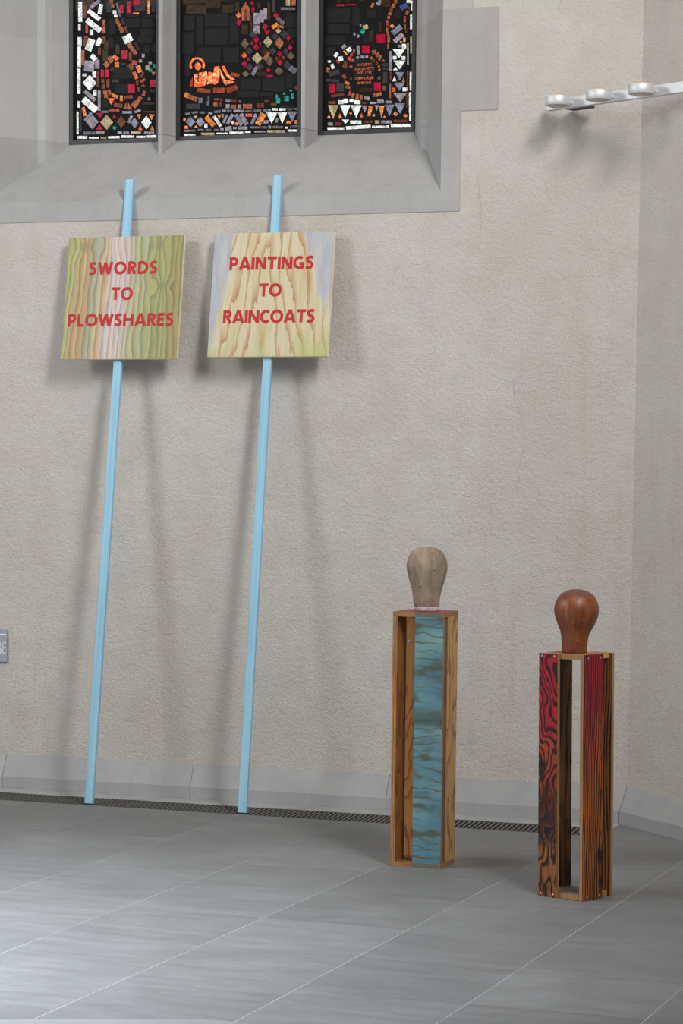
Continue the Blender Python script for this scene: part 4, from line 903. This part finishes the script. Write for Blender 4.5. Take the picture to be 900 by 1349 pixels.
u2 = 0.00315 / 6.13
HP2 = [(293, 488, 604), (291, 490, 590), (290, 491, 540), (286, 500, 480), (276, 520, 430), (256, 547, 380), (238, 567, 330), (229, 575, 285), (229, 575, 255), (236, 567, 220), (254, 548, 180), (285, 518, 145), (330, 470, 121), (370, 430, 112), (395, 408, 110)]
ce = Vector((math.cos(a24), math.sin(a24), 0)); cn = Vector((-math.sin(a24), math.cos(a24), 0))
hc = Vector((-2.461, 9.57, 0)) + ce * (-0.128) + cn * 0.085
h2 = tag(empty('head_block', (hc.x, hc.y, H2 + 0.001)), 'polished red-brown wooden head block with dark specks on the scorched pillar', 'head block', 'wooden head blocks')
head_mesh('head', [((r - l) / 2 * u2, (604 - y) * u2, ((l + r) / 2 - 395) * u2) for l, r, y in HP2], M['head_red'], h2, (0, 0, 0))

# ------------------------------------------------------------------ three-headed spot lamp across the corner
lamp = tag(empty('wall_lamp', (-3.269, 11.746, 3.414), (0, 0, math.radians(-28))), 'brushed aluminium bar lamp with three round heads across the upper corner', 'lamp')
box('bar', 0, 0.843, 0, 0.032, 0, 0.048, M['alu'], lamp, bevel=0.0015)
box('mount', 0.10, 0.235, 0.032, 0.062, 0.002, 0.026, M['frame'], lamp)
box('mount', 0.07, 0.20, 0.062, 0.12, 0.004, 0.022, M['frame'], lamp)
for x in (0.151, 0.410, 0.671):
    R0 = 0.0585
    V, F = lathe([(R0 - 0.008, -0.0035, 0, 0), (R0 - 0.0015, -0.0035, 0, 0), (R0, -0.002, 0, 0), (R0, 0.0385, 0, 0), (R0 - 0.0015, 0.040, 0, 0), (R0 - 0.008, 0.040, 0, 0)], 40)
    hd = mesh('lamp_head', V, F, M['alu'], lamp)
    hd.location = (x, -0.085, 0.003)
    for p in hd.data.polygons: p.use_smooth = len(p.vertices) == 4
    V, F = lathe([(0.006, -0.014, 0, 0), (0.022, -0.013, 0, 0), (0.036, -0.0095, 0, 0), (0.046, -0.006, 0, 0), (0.050, -0.0035, 0, 0)], 32)
    mesh('lower_lens', V, F, M['lens'], hd, smooth=True)
    V, F = lathe([(0.050, 0.040, 0, 0), (0.046, 0.043, 0, 0), (0.034, 0.0475, 0, 0), (0.018, 0.050, 0, 0), (0.004, 0.051, 0, 0)], 32)
    mesh('upper_lens', V, F, M['amber'], hd, smooth=True)
    V, F = lathe([(0.009, 0, 0, 0), (0.009, 0.034, 0, 0)], 16)
    st = mesh('stem', V, F, M['alu'], hd); st.rotation_euler = (-math.pi / 2, 0, 0); st.location = (0.012, 0.054, 0.018)

# ------------------------------------------------------------------ plaque at the left edge
pq = tag(box('wall_plaque', -6.66, -6.2015, W - 0.012, W, 0.663, 0.8365, M['plaque'], bevel=0.002), 'small grey plaque with white rounded lettering low on the back wall', 'plaque')
fx = lambda q: q
V, F = join_verts([stroke_solid([(-6.655, 0.8115), (-6.2045, 0.8115)], 0.005, False, W - 0.0128, W - 0.0119, fx)])
mesh('line', V, F, M['plaque_ink'], pq)
def curve_letter(lists):
    V, F = join_verts([stroke_solid(smooth_curve(l, 5) if len(l) > 2 else l, 0.0038, False, W - 0.0128, W - 0.0119, fx) for l in lists])
    mesh('letter', V, F, M['plaque_ink'], pq)
curve_letter([[(-6.2075, 0.766), (-6.214, 0.771), (-6.222, 0.766), (-6.2265, 0.750), (-6.2265, 0.725), (-6.222, 0.712), (-6.215, 0.708), (-6.208, 0.715)], [(-6.2265, 0.739), (-6.209, 0.739)]])
curve_letter([[(-6.256, 0.770), (-6.246, 0.770), (-6.2395, 0.760), (-6.2415, 0.747), (-6.250, 0.740), (-6.240, 0.734), (-6.2365, 0.722), (-6.241, 0.709), (-6.256, 0.706)], [(-6.256, 0.770), (-6.256, 0.706)]])

# ------------------------------------------------------------------ low stone step at the near left edge
P1 = Vector((-2.905, 6.90)); dl = Vector((-0.925, -0.38)); dn = Vector((0.38, -0.925))
pts = [P1 + dl * 3.0 + dn * 2.2, P1 + dn * 2.2 + dl * -0.08]
pts += [P1 + dn * 0.10 + dl * -0.08, P1 + dn * 0.045 + dl * -0.062, P1 + dn * 0.012 + dl * -0.02, P1 + dl * 0.05]
pts += [P1 + dl * 3.0]
st = prism('stone_step', [(p.x, p.y) for p in pts], 'z', 0.001, 0.035, M['step'])
tag(st, 'pale low stone step with a rounded corner at the lower left edge', 'step')
